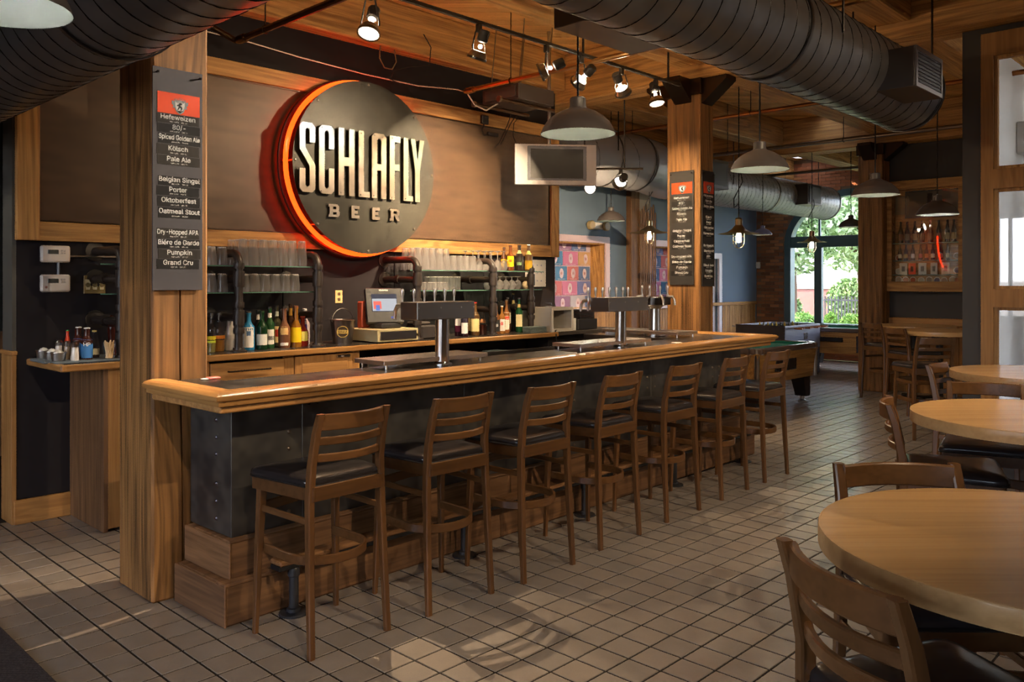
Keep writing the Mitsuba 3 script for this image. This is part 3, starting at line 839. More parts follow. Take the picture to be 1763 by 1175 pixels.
bottle('hot_sauce', 2.09, 6.27, ZT, .19, .022, (190, 50, 26), None, [(.1, .5, (240, 235, 220), 80)], (200, 60, 40), 'thin red hot sauce bottle with a red cap behind the shakers', None, 'long')
bottle('vinegar_cruet', 2.135, 6.06, ZT, .19, .034, 'glass_tint', (.35, (50, 26, 14)), [(.12, .35, (225, 215, 180), 60)], (210, 190, 120), 'glass cruet of dark vinegar right of the sauce bottles', None, 'cone')
cupk = thing('stirrer_cup', 'tumbler packed with pale wooden stirrers at the right end of the towel', 'cup')
part(cupk, 'tumbler', put(M(lathe([(.001, .001), (.034, .001), (.043, .115)], 20), 'glass'), at(2.18, 5.92, ZT)))
part(cupk, 'stirrers', put(V(cat([cyl((.02 * math.cos(a), .02 * math.sin(a), .004), (.03 * math.cos(a * 1.7), .03 * math.sin(a * 1.7), .10 + .012 * (i % 3)), .004, 5) for i, a in enumerate(np.linspace(0, 6.2, 26))]), srgb(214, 184, 140), 'matte'), at(2.18, 5.92, ZT)), stuff=True)
pepm = thing('pepper_mill', 'dark red wooden pepper mill standing at the back of the left counter end', 'pepper mill')
part(pepm, 'body', put(V(solid([(.03, 0), (.032, .02), (.02, .09), (.026, .18), (.024, .20)], 20), srgb(66, 22, 14), 'gloss'), at(2.30, 6.2, ZT)))
part(pepm, 'head', put(V(solid([(.022, .205), (.027, .23), (.018, .27), (.008, .285)], 20), srgb(60, 20, 14), 'gloss'), at(2.30, 6.2, ZT)))
# thermostats, conduit, sockets on the back wall
for k, (z0, z1, nm) in enumerate(((1.815, 1.935, 'upper'), (1.605, 1.73, 'lower'))):
    th = thing('thermostat', f'{nm} white thermostat box on the dark wall', 'thermostat')
    part(th, 'case', V(box(1.905, 2.095, 6.405, 6.45, z0, z1, .01), srgb(205, 196, 190), 'satin'))
    part(th, 'display', V(box(1.945, 2.015, 6.400, 6.407, z1 - .06, z1 - .03, .002), srgb(70, 72, 70), 'gloss'))
    part(th, 'keypad', V(cat([box(2.03 + .018 * i, 2.044 + .018 * i, 6.401, 6.407, z1 - .06 + .018 * j, z1 - .046 + .018 * j, .002) for i in range(2) for j in range(2)]), srgb(180, 172, 168), 'satin'))
    if k:
        part(th, 'knob', V(basis(solid([(.009, 0), (.008, .006)], 12), [1, 0, 0], [0, 0, 1], [0, -1, 0], (1.935, 6.405, z0 + .035)), srgb(150, 110, 100), 'satin'))
one('conduit', V(tube([(2.095, 6.43, 1.862), (2.78, 6.43, 1.862)], .008, 8), srgb(175, 172, 170), 'metal'), 'thin steel conduit running right from the upper thermostat', 'conduit')
one('conduit', V(tube([(2.02, 6.43, 1.73), (2.02, 6.43, 1.815)], .011, 8), srgb(180, 190, 205), 'metal'), 'short steel conduit joining the two thermostats', 'conduit')
fg = thing('framed_print', 'small gold framed print of three beer glasses on the dark wall', 'print')
part(fg, 'plate', V(box(2.195, 2.345, 6.435, 6.45, 1.59, 1.725, .003), srgb(120, 96, 50), 'satin'))
for i in range(3):
    part(fg, 'printed_glass', V(wallxz(ext(sg.Polygon([(-.014, 0), (.014, 0), (.02, .075), (-.02, .075)]), .003), (2.222 + .048 * i, 6.435, 1.62)), srgb(205, 190, 150), 'satin', False))
    part(fg, 'printed_seal', V(wallxz(ext(sg.Point(0, 0).buffer(.017), .004), (2.222 + .048 * i, 6.435, 1.655)), srgb(120, 100, 60), 'satin', False))
op = thing('wall_outlet', 'ivory power outlet on the dark wall between the two shelf racks', 'outlet')
part(op, 'plate', V(box(4.36, 4.44, 6.44, 6.452, 1.48, 1.60, .004), srgb(205, 170, 120), 'satin'))
for z in (1.515, 1.565):
    part(op, 'socket', V(box(4.385, 4.415, 6.436, 6.442, z - .014, z + .014, .003), srgb(90, 70, 50), 'satin'))

# ------------------------------------------------------------------ pipe racks with glass shelves
iron = srgb(40, 32, 28)


def rack_post(parent, x, y, zt):
    r = .032
    P = [(x, y, 1.141)] + [(x, y, zt - .09)] + [(x, y + .09 - .09 * math.cos(a), zt - .09 + .09 * math.sin(a)) for a in np.linspace(.3, 1.57, 5)] + [(x, 6.44, zt)]
    k = part(parent, 'pipe', V(cat([tube(P, r, 14)]), iron, 'satin', 40))
    fit = []
    for z in (1.30, 1.50, 1.66, 1.80):
        fit.append(mv(solid([(r * 1.28, -.022), (r * 1.32, -.014), (r * 1.32, .014), (r * 1.28, .022)], 14), x, y, z))
    for z in (1.40, 1.70):
        fit.append(cyl((x, y, z), (x, 6.44, z), r * .95, 12))
        fit.append(mv(solid([(r * 1.3, -.06), (r * 1.34, -.05), (r * 1.34, .05), (r * 1.3, .06)], 14), x, y, z))
        fit.append(basis(solid([(r * 1.34, 0), (r * 1.34, .05)], 14), [1, 0, 0], [0, 0, 1], [0, -1, 0], (x, 6.25, z)))
    for f_ in fit:
        part(k, 'fitting', V(f_, iron, 'satin', 40))
    part(k, 'flange', V(mv(solid([(.062, 0), (.062, .008), (.045, .014), (.042, .03)], 20), x, y, 1.1405), iron, 'satin'))
    for z in (zt, 1.40, 1.70):
        part(k, 'wall_flange', V(basis(solid([(.07, 0), (.07, .01), (.04, .016)], 20), [1, 0, 0], [0, 0, 1], [0, -1, 0], (x, 6.447, z)), iron, 'satin'))


def shelf(parent, x0, x1, z, bow=0.0):
    n = 24
    xs = np.linspace(x0, x1, n)
    yf = 5.99 - bow * (1 - ((xs - (x0 + x1) / 2) / ((x1 - x0) / 2)) ** 2) + bow * .6
    P = sg.Polygon([*zip(xs, yf), (x1, 6.44), (x0, 6.44)])
    k = part(parent, 'glass_shelf', M(mv(ext(P, .001), 0, 0, z - .002), 'glass_green', False))
    edge = ribbon(np.stack([xs, yf, np.full(n, z - .005)], 1), None, .004, .010)
    part(k, 'edge', V(edge, srgb(70, 105, 92), 'gloss'))


rl = thing('pipe_rack', 'iron pipe rack with two glass shelves of glasses, left of the round sign', 'shelf rack')
for x in (2.275, 3.147, 3.852):
    rack_post(rl, x, 5.945, 1.90)
shelf(rl, 2.15, 3.92, 1.805)
shelf(rl, 2.15, 3.92, 1.598)
rr_ = thing('pipe_rack', 'iron pipe rack with two curved glass shelves, right of the round sign', 'shelf rack')
for x, y in ((4.92, 5.945), (5.855, 5.895), (6.53, 6.0)):
    rack_post(rr_, x, y, 1.885)
shelf(rr_, 4.93, 6.80, 1.790, .12)
shelf(rr_, 4.93, 6.80, 1.597, .12)


def glass_pl(kind):
    if kind == 'tall':      # upside down pint
        return M(lathe([(.043, 0), (.0425, .06), (.030, .205), (.028, .208), (.001, .208)], 14), 'glass_cut'), V(lathe([(.0295, .196), (.0300, .207), (.02, .209)], 14), srgb(185, 180, 178), 'gloss')
    if kind == 'short':
        return M(lathe([(.043, 0), (.042, .05), (.034, .138), (.032, .141), (.001, .141)], 14), 'glass_cut'), V(lathe([(.0335, .13), (.0335, .140), (.022, .142)], 14), srgb(185, 180, 178), 'gloss')
    if kind == 'tiny':
        return M(lathe([(.030, 0), (.028, .07), (.027, .075), (.001, .075)], 12), 'glass_cut'), V(lathe([(.0275, .068), (.0275, .074), (.02, .076)], 12), srgb(185, 180, 178), 'gloss')
    if kind == 'stem':      # upside down wine glass
        return M(lathe([(.034, 0), (.040, .04), (.036, .08), (.018, .105), (.005, .115), (.004, .19), (.030, .198), (.032, .201), (.001, .202)], 16), 'glass_cut'), V(lathe([(.031, .199), (.033, .201), (.031, .203)], 16), srgb(170, 166, 160), 'gloss')
    if kind == 'snifter':
        return M(lathe([(.026, 0), (.040, .035), (.042, .055), (.030, .085), (.006, .1), (.005, .125), (.028, .131), (.03, .134), (.001, .135)], 16), 'glass_cut'), V(lathe([(.029, .132), (.031, .134), (.029, .136)], 16), srgb(170, 168, 164), 'gloss')
    if kind == 'mug':
        return M(lathe([(.037, 0), (.036, .13), (.001, .13)], 14), 'glass_cut'), V(lathe([(.036, .12), (.0365, .131), (.025, .132)], 14), srgb(185, 180, 178), 'gloss')


GP = {k: glass_pl(k) for k in ('tall', 'short', 'tiny', 'stem', 'snifter', 'mug')}


def glasses(kind, x0, n, dx, ys, z, label, group):
    for r, y in enumerate(ys):
        for i in range(n):
            gx = x0 + dx * i + (.012 if r % 2 else 0)
            if any(abs(gx - q) < (.078 if kind in ('tall', 'short', 'snifter') else .072) for q in (2.275, 3.147, 3.852, 4.92, 5.855, 6.53)):
                continue        # the pipes run back to the wall here
            k = thing('drinking_glass', label, 'glass', group)
            tw = at(gx, y, z + .001, (i * 37) % 90)
            part(k, 'bowl', GP[kind][0], tw=tw)
            part(k, 'base', GP[kind][1], tw=tw)


Y3 = (6.045, 6.135, 6.225)
glasses('tall', 3.235, 7, .088, Y3, 1.805, 'tall clear pint glass upside down on the top shelf left of the sign', 'tall pint glasses on the left top shelf')
glasses('short', 2.62, 6, .088, Y3, 1.805, 'short clear pint glass upside down at the left end of the left top shelf', 'short pint glasses on the left top shelf')
glasses('short', 2.70, 13, .0905, Y3[:2], 1.598, 'short clear pint glass upside down on the lower shelf left of the sign', 'short pint glasses on the left lower shelf')
glasses('tall', 5.005, 5, .088, Y3, 1.79, 'tall clear pint glass upside down at the left end of the right top shelf', 'tall pint glasses on the right top shelf')
glasses('short', 5.425, 4, .088, (6.02, 6.11), 1.79, 'short clear tumbler upside down in the middle of the right top shelf', 'tumblers on the right top shelf')
glasses('stem', 5.77, 5, .088, (6.01, 6.11, 6.21), 1.79, 'clear stemmed wine glass upside down on the right top shelf', 'wine glasses on the right top shelf')
glasses('tiny', 5.06, 5, .068, (6.03, 6.10), 1.597, 'tiny clear glass upside down at the left end of the right lower shelf', 'tiny glasses on the right lower shelf')
glasses('mug', 5.27, 5, .078, (6.13, 6.22), 1.597, 'clear straight tumbler upside down on the right lower shelf', 'straight tumblers on the right lower shelf')
glasses('snifter', 5.79, 7, .089, (6.00, 6.10), 1.597, 'clear round snifter upside down on the right lower shelf', 'snifters on the right lower shelf')

CT = 1.1405
# bottles on the counter, left rack
b1 = [
    ('clear bottle with a yellow band at the left post', 2.954, 6.0, 0.3, 0.03, 'glass', (.3, (120, 110, 60)), [(.33, .42, (200, 180, 40), 80), (.25, .31, (190, 200, 60), 80)], (60, 60, 60), 'round'),
    ('clear bottle with an orange band beside the yellow banded one', 3.046, 6.06, 0.3, 0.042, 'glass', (.3, (150, 100, 40)), [(.33, .42, (215, 130, 50), 80)], (70, 70, 70), 'round'),
    ('white coconut rum bottle left of the front pipe', 3.155, 6.10, 0.285, 0.04, (222, 215, 205), None, [(.30, .44, (200, 190, 175), 50)], (235, 232, 225), 'cone'),
    ('square shouldered light blue gin bottle with a white label', 3.259, 6.0, 0.305, 0.047, (45, 118, 165), None, [(.08, .60, (225, 225, 225), 52), (.38, .50, (90, 120, 160), 20)], (60, 60, 64), 'round'),
    ('blue gin bottle half hidden behind the front pipe', 3.33, 6.27, 0.28, 0.04, (40, 105, 160), None, [(.1, .5, (220, 222, 225), 50)], (190, 150, 60), 'round'),
    ('dark green gin bottle with a white cream label', 3.373, 6.0, 0.307, 0.044, (14, 48, 26), None, [(.12, .40, (222, 222, 215), 62)], (30, 60, 36), 'round'),
    ('dark bottle with a white neck band behind the green gin bottle', 3.43, 6.16, 0.31, 0.036, (22, 26, 20), None, [(.74, .88, (225, 222, 215), 90)], (30, 30, 30), 'round'),
    ('green bottle with a black and white label', 3.476, 6.06, 0.335, 0.038, (34, 70, 40), None, [(.10, .46, (230, 228, 222), 62), (.20, .30, (40, 40, 40), 60), (.74, .85, (225, 222, 215), 90)], (30, 28, 28), 'round'),
    ('bottle with a cream label and red crest', 3.61, 6.18, 0.34, 0.036, (60, 58, 40), None, [(.10, .5, (225, 200, 140), 60), (.24, .42, (180, 50, 36), 22), (.74, .86, (228, 222, 205), 90)], (40, 34, 30), 'round'),
    ('brown liqueur bottle with a round pale seal', 3.591, 6.03, 0.335, 0.048, (112, 74, 54), None, [(.32, .52, (200, 165, 110), 38), (.06, .13, (225, 222, 215), 40)], (40, 34, 30), 'jug'),
    ('rum bottle with a bright yellow label', 3.693, 6.02, 0.34, 0.045, (130, 84, 26), None, [(.12, .48, (222, 190, 24), 66)], (120, 70, 40), 'jug'),
    ('pale silver bottle with a coloured stripe behind the yellow label', 3.87, 6.17, 0.31, 0.042, (180, 165, 170), None, [(.3, .68, (80, 56, 130), 26), (.1, .25, (215, 60, 60), 26)], (225, 225, 225), 'round'),
    ('red liqueur bottle with a pale yellow label', 3.79, 6.075, 0.25, 0.048, (120, 30, 22), None, [(.18, .5, (228, 220, 120), 58)], (150, 60, 40), 'jug'),
    ('amber bottle with a gold neck behind the yellow label', 3.763, 6.22, 0.35, 0.036, (70, 40, 20), None, [(.72, .9, (190, 140, 60), 90)], (50, 40, 30), 'round'),
]
for nm, x, y, h, r, gl, lq, lb, cp_, sh in b1:
    bottle('liquor_bottle', x, y, CT, h, r, gl, lq, lb, cp_, nm, 'bottles on the back counter', sh)
# bottles on the counter, right rack
b2 = [
    ('dark liqueur bottle with a white and purple label under the tap tower box', 5.568, 6.1, 0.34, 0.034, (40, 14, 24), None, [(.30, .60, (228, 224, 222), 55), (.12, .30, (90, 30, 60), 55)], (120, 20, 20), 'round'),
    ('dark round bottle with a white shield label', 5.555, 5.99, 0.3, 0.038, (30, 12, 18), None, [(.10, .45, (228, 222, 222), 55), (.45, .6, (40, 36, 50), 50)], (150, 24, 24), 'round'),
    ('bottle with a narrow cream label between the dark bottles', 5.76, 6.15, 0.345, 0.034, (60, 30, 16), None, [(.12, .62, (225, 200, 140), 60)], (150, 26, 22), 'round'),
    ('squat bottle with a wide cream label left of the middle pipe', 5.735, 6.03, 0.335, 0.046, (70, 48, 24), None, [(.12, .62, (215, 196, 140), 66)], (160, 26, 22), 'round'),
    ('squat decanter bottle of dark liqueur left of the middle pipe', 5.862, 6.05, 0.27, 0.045, 'glass', (.38, (50, 20, 12)), [(.45, .6, (120, 80, 50), 40)], (36, 26, 20), 'jug'),
    ('whiskey bottle with a black label right of the middle pipe', 5.986, 5.98, 0.3, 0.038, (92, 56, 26), None, [(.10, .50, (34, 36, 38), 66), (.26, .36, (170, 170, 168), 30)], (40, 34, 30), 'round'),
    ('whiskey bottle with a white label and pink crest', 6.118, 6.03, 0.29, 0.034, (130, 86, 40), None, [(.10, .52, (228, 218, 212), 62), (.30, .42, (200, 110, 110), 24)], (232, 232, 232), 'round'),
    ('whiskey bottle with a white label and red band', 6.235, 6.08, 0.35, 0.036, (120, 76, 40), None, [(.10, .62, (232, 224, 212), 56), (.40, .50, (196, 70, 52), 56)], (90, 80, 76), 'round'),
    ('dark whiskey bottle with a round cream label', 6.4, 6.22, 0.37, 0.038, (40, 24, 16), None, [(.24, .56, (225, 216, 190), 56)], (80, 76, 80), 'round'),
    ('tall dark bottle with a gold neck label at the back', 6.54, 6.27, 0.41, 0.034, (22, 20, 16), None, [(.72, .82, (200, 176, 120), 90)], (120, 110, 50), 'round'),
    ('green whiskey bottle with a cream label next to the beige box', 6.43, 6.08, 0.365, 0.038, (20, 60, 32), None, [(.16, .52, (232, 218, 170), 60), (.72, .82, (200, 170, 110), 90)], (70, 60, 70), 'round'),
]
for nm, x, y, h, r, gl, lq, lb, cp_, sh in b2:
    bottle('liquor_bottle', x, y, CT, h, r, gl, lq, lb, cp_, nm, 'bottles on the back counter', sh)
# bottles on the right top shelf
b3 = [
    ('yellow label liqueur bottle at the back left of the four on the top shelf', 6.253, 6.13, 0.25, 0.034, (70, 40, 18), None, [(.14, .5, (215, 165, 40), 70)], (50, 36, 26), 'round'),
    ('yellow label coffee liqueur bottle on the top shelf', 6.215, 6.0, 0.265, 0.038, (90, 44, 14), None, [(.16, .58, (232, 188, 30), 66), (.34, .44, (180, 90, 40), 20)], (60, 44, 36), 'round'),
    ('black cream liqueur bottle with a green oval label on the top shelf', 6.37, 6.02, 0.275, 0.044, (36, 28, 24), None, [(.20, .50, (40, 40, 34), 60), (.22, .34, (120, 150, 110), 34), (.66, .8, (215, 205, 150), 60)], (60, 44, 34), 'round'),
    ('tallest bottle, white cap and yellow label, at the right end of the top shelf', 6.515, 6.02, 0.285, 0.042, (80, 58, 34), None, [(.06, .40, (205, 160, 50), 66), (.62, .76, (225, 205, 120), 60)], (238, 236, 230), 'round'),
    ('small clear shaker bottle left of the yellow labels on the top shelf', 6.15, 5.985, 0.11, 0.024, 'glass', None, [], (200, 200, 200), 'round'),
]
for nm, x, y, h, r, gl, lq, lb, cp_, sh in b3:
    bottle('liquor_bottle', x, y, 1.791, h, r, gl, lq, lb, cp_, nm, 'bottles on the right top shelf', sh)
sh_ = thing('shelf_ornament', 'small cream ornament at the right end of the lower shelf', 'ornament')
part(sh_, 'body', V(mv(trimesh.creation.icosphere(2, .045), 6.52, 6.06, 1.643), srgb(210, 190, 150), 'satin'))
part(sh_, 'base', V(mv(solid([(.03, 0), (.025, .012)], 12), 6.52, 6.06, 1.598), srgb(180, 160, 120), 'satin'))

# bucket with oval badge
bk_ = thing('beer_bucket', 'small galvanised bucket with an oval badge on the back counter', 'bucket')
part(bk_, 'pail', V(mv(lathe([(.001, .004), (.078, .004), (.078, 0), (.082, 0), (.108, .20), (.112, .205), (.108, .208), (.103, .2), (.079, .01)], 28), 4.205, 6.10, CT), srgb(150, 142, 138), 'metal'))
part(bk_, 'handle', V(tube([(4.095 + .11 * (1 - math.cos(a)), 6.10, CT + .19 + .115 * math.sin(a)) for a in np.linspace(0, math.pi, 15)], .0035, 6), srgb(170, 165, 160), 'metal'))
a = math.atan2(-6.10, -4.205)
ex, ez_ = np.array([-math.sin(a), math.cos(a), 0]), np.array([math.cos(a), math.sin(a), 0])
og = np.array([4.205, 6.10, CT + .105]) + ez_ * .0985
part(bk_, 'badge', V(basis(ext(sg.Point(0, 0).buffer(.052), .004), ex, [0, 0, 1], ez_, og), srgb(52, 40, 24), 'satin', False))
part(bk_, 'badge_ring', V(basis(ext(sg.Point(0, 0).buffer(.05).difference(sg.Point(0, 0).buffer(.045)), .006), ex, [0, 0, 1], ez_, og), srgb(190, 160, 90), 'satin', False))
part(bk_, 'badge_band', V(basis(ext(sg.box(-.048, -.016, .048, .016), .005), ex, [0, 0, 1], ez_, og), srgb(190, 160, 90), 'satin', False))
tm = meshkit.text_mesh('SCHLAFLY', .022, .007, True)
tm.apply_scale([0.075 / tm.extents[0], 1, 1])
tm.apply_translation([-tm.bounds[:, 0].mean(), -.011, 0])
part(bk_, 'lettering', V(basis(tm, ex, [0, 0, 1], ez_, og), srgb(50, 38, 22), 'satin', False))
# cash drawer and till
cd = thing('cash_drawer', 'beige steel cash drawer under the till screen', 'cash drawer')
part(cd, 'case', V(box(4.39, 4.845, 5.84, 6.32, CT + .008, CT + .118, .006), srgb(180, 168, 130), 'satin'))
part(cd, 'drawer_front', V(box(4.415, 4.82, 5.832, 5.845, CT + .025, CT + .10, .003), srgb(125, 118, 112), 'metal'))
part(cd, 'lock', V(basis(solid([(.012, 0), (.009, .012)], 12), [1, 0, 0], [0, 0, 1], [0, -1, 0], (4.833, 5.84, CT + .06)), srgb(120, 110, 70), 'metal'))
for a_, b_ in ((4.41, 5.88), (4.82, 5.88), (4.41, 6.28), (4.82, 6.28)):
    part(cd, 'foot', V(cyl((a_, b_, CT), (a_, b_, CT + .009), .012, 8), srgb(30, 30, 30), 'matte'))
ps = thing('till_screen', 'dark point of sale touch screen tilted on its stand on the cash drawer', 'till')
blk = srgb(36, 36, 38)
part(ps, 'foot', V(box(4.52, 4.74, 5.95, 6.15, CT + .119, CT + .165, .01), blk, 'satin'))
PM = lambda m: basis(m, [math.cos(-.5), math.sin(-.5), 0], [-.28 * math.sin(-.5) * -1 * 0 + .10, .26, .96], np.cross([math.cos(-.5), math.sin(-.5), 0], [.10, .26, .96]), (4.60, 6.0, CT + .165))
part(ps, 'housing', V(PM(box(-.17, .17, .0, .33, -.07, 0, .012)), blk, 'satin'))
part(ps, 'bezel', V(PM(box(-.165, .165, .005, .325, -.002, .008, .006)), srgb(42, 42, 45), 'satin'))
sc_ = part(ps, 'screen', V(PM(box(-.115, .115, .105, .27, .007, .010, 0)), srgb(30, 32, 40), 'gloss'))
scene[sc_]['emitter'] = {'type': 'area', 'radiance': rgb(.015, .018, .03), 'sampling_weight': 0.02}
for nm, (a_, b_, c_, d_), col in (('screen_picture', (-.11, .11, .11, .225), (.24, .25, .27)), ('screen_red', (-.10, -.03, .13, .20), (.5, .08, .06)), ('screen_blue', (-.08, -.045, .115, .165), (.06, .10, .30)), ('screen_tag', (.05, .085, .045, .055), (.05, .08, .5))):
    o = {'screen_picture': .0115, 'screen_red': .0130, 'screen_blue': .0140, 'screen_tag': .0115}[nm]
    kx = part(sc_, nm, V(PM(box(a_, b_, c_, d_, o - .001, o, 0)), srgb(30, 30, 34), 'gloss'))
    scene[kx]['emitter'] = {'type': 'area', 'radiance': rgb(*col), 'sampling_weight': 0.02}
part(ps, 'nameplate', V(PM(box(-.04, .04, .298, .312, .007, .010, 0)), srgb(190, 186, 180), 'satin'))
one('handset', V(cat([box(4.47, 4.56, 6.18, 6.26, CT + .119, CT + .36, .01)]), srgb(170, 80, 56), 'satin'), 'upright orange tinted handset standing behind the till screen', 'handset')
prn = thing('receipt_printer', 'dark receipt printer right of the cash drawer behind the tap tower column', 'printer')
part(prn, 'body', V(box(4.98, 5.16, 5.95, 6.2, CT, CT + .13, .015), srgb(46, 42, 42), 'satin'))
part(prn, 'lid', V(box(4.985, 5.155, 6.02, 6.195, CT + .128, CT + .16, .015), srgb(58, 52, 50), 'satin'))
# beige box, cloths, stereo, pitcher at the right end
bx = thing('beige_box', 'open fronted beige metal box standing on the right end of the back counter', 'box')
bgc = srgb(172, 164, 152)
bz = 1.40
part(bx, 'shell', V(cat([box(6.975, 6.99, 5.80, 6.30, CT, bz, .003), box(6.63, 6.99, 6.285, 6.30, CT, bz, .003), box(6.63, 6.645, 5.80, 6.30, CT, bz, .003), box(6.63, 6.99, 5.80, 6.30, bz - .012, bz + .003, .003), box(6.63, 6.99, 5.80, 6.30, CT, CT + .03, .003)]), bgc, 'satin'))
part(bx, 'front_frame', V(cat([box(6.63, 6.66, 5.79, 5.802, CT, bz, .003), box(6.96, 6.99, 5.79, 5.802, CT, bz, .003), box(6.63, 6.99, 5.79, 5.802, bz - .03, bz, .003), box(6.63, 6.99, 5.79, 5.802, CT, CT + .035, .003)]), srgb(190, 182, 168), 'satin'))
part(bx, 'cable', V(tube([(6.70, 5.785, CT + .02), (6.66, 5.77, CT + .02), (6.63, 5.73, CT - .03), (6.63, 5.72, CT - .25)], .005, 6), srgb(30, 28, 28), 'matte'))
for k in range(6):
    one('grey_napkin', V(rot2(box(6.32, 6.56, 5.80, 5.925, CT + .002 + .011 * k, CT + .012 + .011 * k, .004), (k * 37) % 9 - 4, 6.44, 5.86), srgb(88 + 6 * (k % 3), 98 + 6 * (k % 3), 94 + 6 * (k % 3)), 'matte'), 'folded grey bar cloth in the stack in front of the beige box', 'cloth', 'folded cloths in front of the beige box')
bkr = thing('side_stand', 'low dark stand holding the beige box and stereo beyond the back counter', 'stand')
part(bkr, 'top', V(box(6.695, 7.9, 5.80, 6.4, CT - .04, CT - .001, .004), srgb(60, 54, 48), 'satin'))
part(bkr, 'body', V(box(6.75, 7.85, 5.95, 6.4, 0, CT - .04, .004), srgb(26, 22, 20), 'matte'))
st = thing('stereo', 'black stereo box beside the beige box', 'stereo')
part(st, 'body', V(box(7.15, 7.50, 5.86, 6.16, CT, CT + .12, .008), srgb(34, 32, 32), 'satin'))
for k in range(5):
    one('folder', V(box(7.20, 7.46, 5.87, 6.1, CT + .121 + .02 * k, CT + .139 + .02 * k, .003), srgb(30 + 8 * (k % 2), 28, 30), 'satin'), 'thin black folder in the stack on the stereo box', 'folder', 'black folders stacked on the stereo box')
rp = thing('paper_roll', 'white paper roll standing by the black folders', 'paper roll')
part(rp, 'roll', V(mv(solid([(.035, 0), (.035, .13), (.012, .135)], 20), 7.11, 5.90, CT), srgb(228, 226, 220), 'matte'))
part(rp, 'core', V(mv(solid([(.012, .13), (.012, .15)], 12), 7.11, 5.90, CT), srgb(150, 130, 110), 'matte'))
ph = thing('till_monitor', 'black slanted monitor turned away on the beige box', 'monitor')
part(ph, 'case', V(basis(ext([(0, 0), (.26, 0), (.20, .17), (.05, .2)], .22), [1, 0, 0], [0, 0, 1], [0, -1, 0], (6.72, 6.26, bz + .003)), srgb(44, 38, 38), 'satin', False))
part(ph, 'top_vent', V(box(6.78, 6.90, 6.08, 6.22, bz + .17, bz + .2, .008), srgb(36, 32, 32), 'satin'))
pj = thing('glass_vase', 'clear wavy glass vase on the beige box', 'vase')
part(pj, 'bowl', M(mv(lathe([(.001, .002), (.04, .004), (.03, .03), (.028, .06), (.06, .15), (.085, .2), (.09, .23)], 20), 6.73, 5.92, bz + .003), 'glass'))
part(pj, 'base', V(mv(lathe([(.04, .001), (.045, .006), (.03, .012)], 20), 6.73, 5.92, bz + .003), srgb(170, 168, 170), 'gloss'))
pap = thing('wall_notice', 'white notice sheet pinned on the dark wall right of the bottles', 'notice')
part(pap, 'sheet', V(box(6.92, 7.27, 6.444, 6.449, 1.62, 1.93, 0), srgb(205, 200, 195), 'matte'))
for i in range(4):
    for j in range(3):
        part(pap, 'printed_mark', V(box(6.97 + .07 * i, 6.99 + .07 * i, 6.4425, 6.4445, 1.68 + .09 * j, 1.695 + .09 * j, 0), srgb(150, 150, 175), 'matte'))
# ------------------------------------------------------------------ the round sign
def face_letter(parent, name, poly, x0, y, z0, depth, stand):
    m = basis(ext(poly, depth), [1, 0, 0], [0, 0, 1], [0, -1, 0], (x0, y, z0))
    return part(parent, name, M(m, 'bronze', False))


sg_ = thing('round_sign', 'large round blackened steel sign with raised bronze letters and a red neon ring behind it', 'sign')
CX, CZ, RD = 4.548, 2.716, 0.782
part(sg_, 'disc', M(basis(ext(sg.Point(0, 0).buffer(RD, 48), .006), [1, 0, 0], [0, 0, 1], [0, -1, 0], (CX, 6.20, CZ)), 'steel_disc', False), 'blackened steel disc')
for k in range(8):
    a = math.radians(90 - 45 * k)
    part(sg_, 'bolt', V(basis(solid([(.012, 0), (.012, .004), (.006, .009)], 10), [1, 0, 0], [0, 0, 1], [0, -1, 0], (CX + .757 * math.cos(a), 6.193, CZ + .757 * math.sin(a))), srgb(190, 182, 172), 'metal'))
    part(sg_, 'standoff', V(cyl((CX + .757 * math.cos(a), 6.201, CZ + .757 * math.sin(a)), (CX + .757 * math.cos(a), 6.43, CZ + .757 * math.sin(a)), .009, 8), srgb(120, 116, 110), 'metal'))


def ring(r, y, rr, n=72):
    a = np.linspace(0, 2 * np.pi, n, endpoint=False)
    g = np.arange(8) * np.pi / 4
    v = np.stack([np.stack([CX + (r + rr * np.cos(t)) * np.cos(a), y + rr * np.sin(t) + 0 * a, CZ + (r + rr * np.cos(t)) * np.sin(a)], 1) for t in g], 1)
    return skin(v, close=True)


def outward(m):
    if m.volume < 0:
        m.invert()
    return m


nk = part(sg_, 'neon_tube', V(outward(ring(RD + .004, 6.30, .022)), srgb(230, 80, 40), 'gloss'), 'glowing red neon ring')
scene[nk]['emitter'] = {'type': 'area', 'radiance': rgb(1.25 * NEON, 0.028 * NEON, 0.002 * NEON), 'sampling_weight': 3.0}
part(sg_, 'ring_back', V(outward(ring(RD + .03, 6.37, .014)), srgb(40, 30, 26), 'satin'))
S_ = 0.36


def L2(pts):
    return sg.Polygon(pts)


def cham(x0, y0, x1, y1, c, which):
    p = []
    for k, (x, y, sx, sy) in enumerate(((x0, y0, 1, 1), (x1, y0, -1, 1), (x1, y1, -1, -1), (x0, y1, 1, -1))):
        if k in which:
            q = [(x, y + sy * c), (x + sx * c, y)]
            p += q if k in (0, 2) else q[::-1]
        else:
            p.append((x, y))
    return sg.Polygon(p)


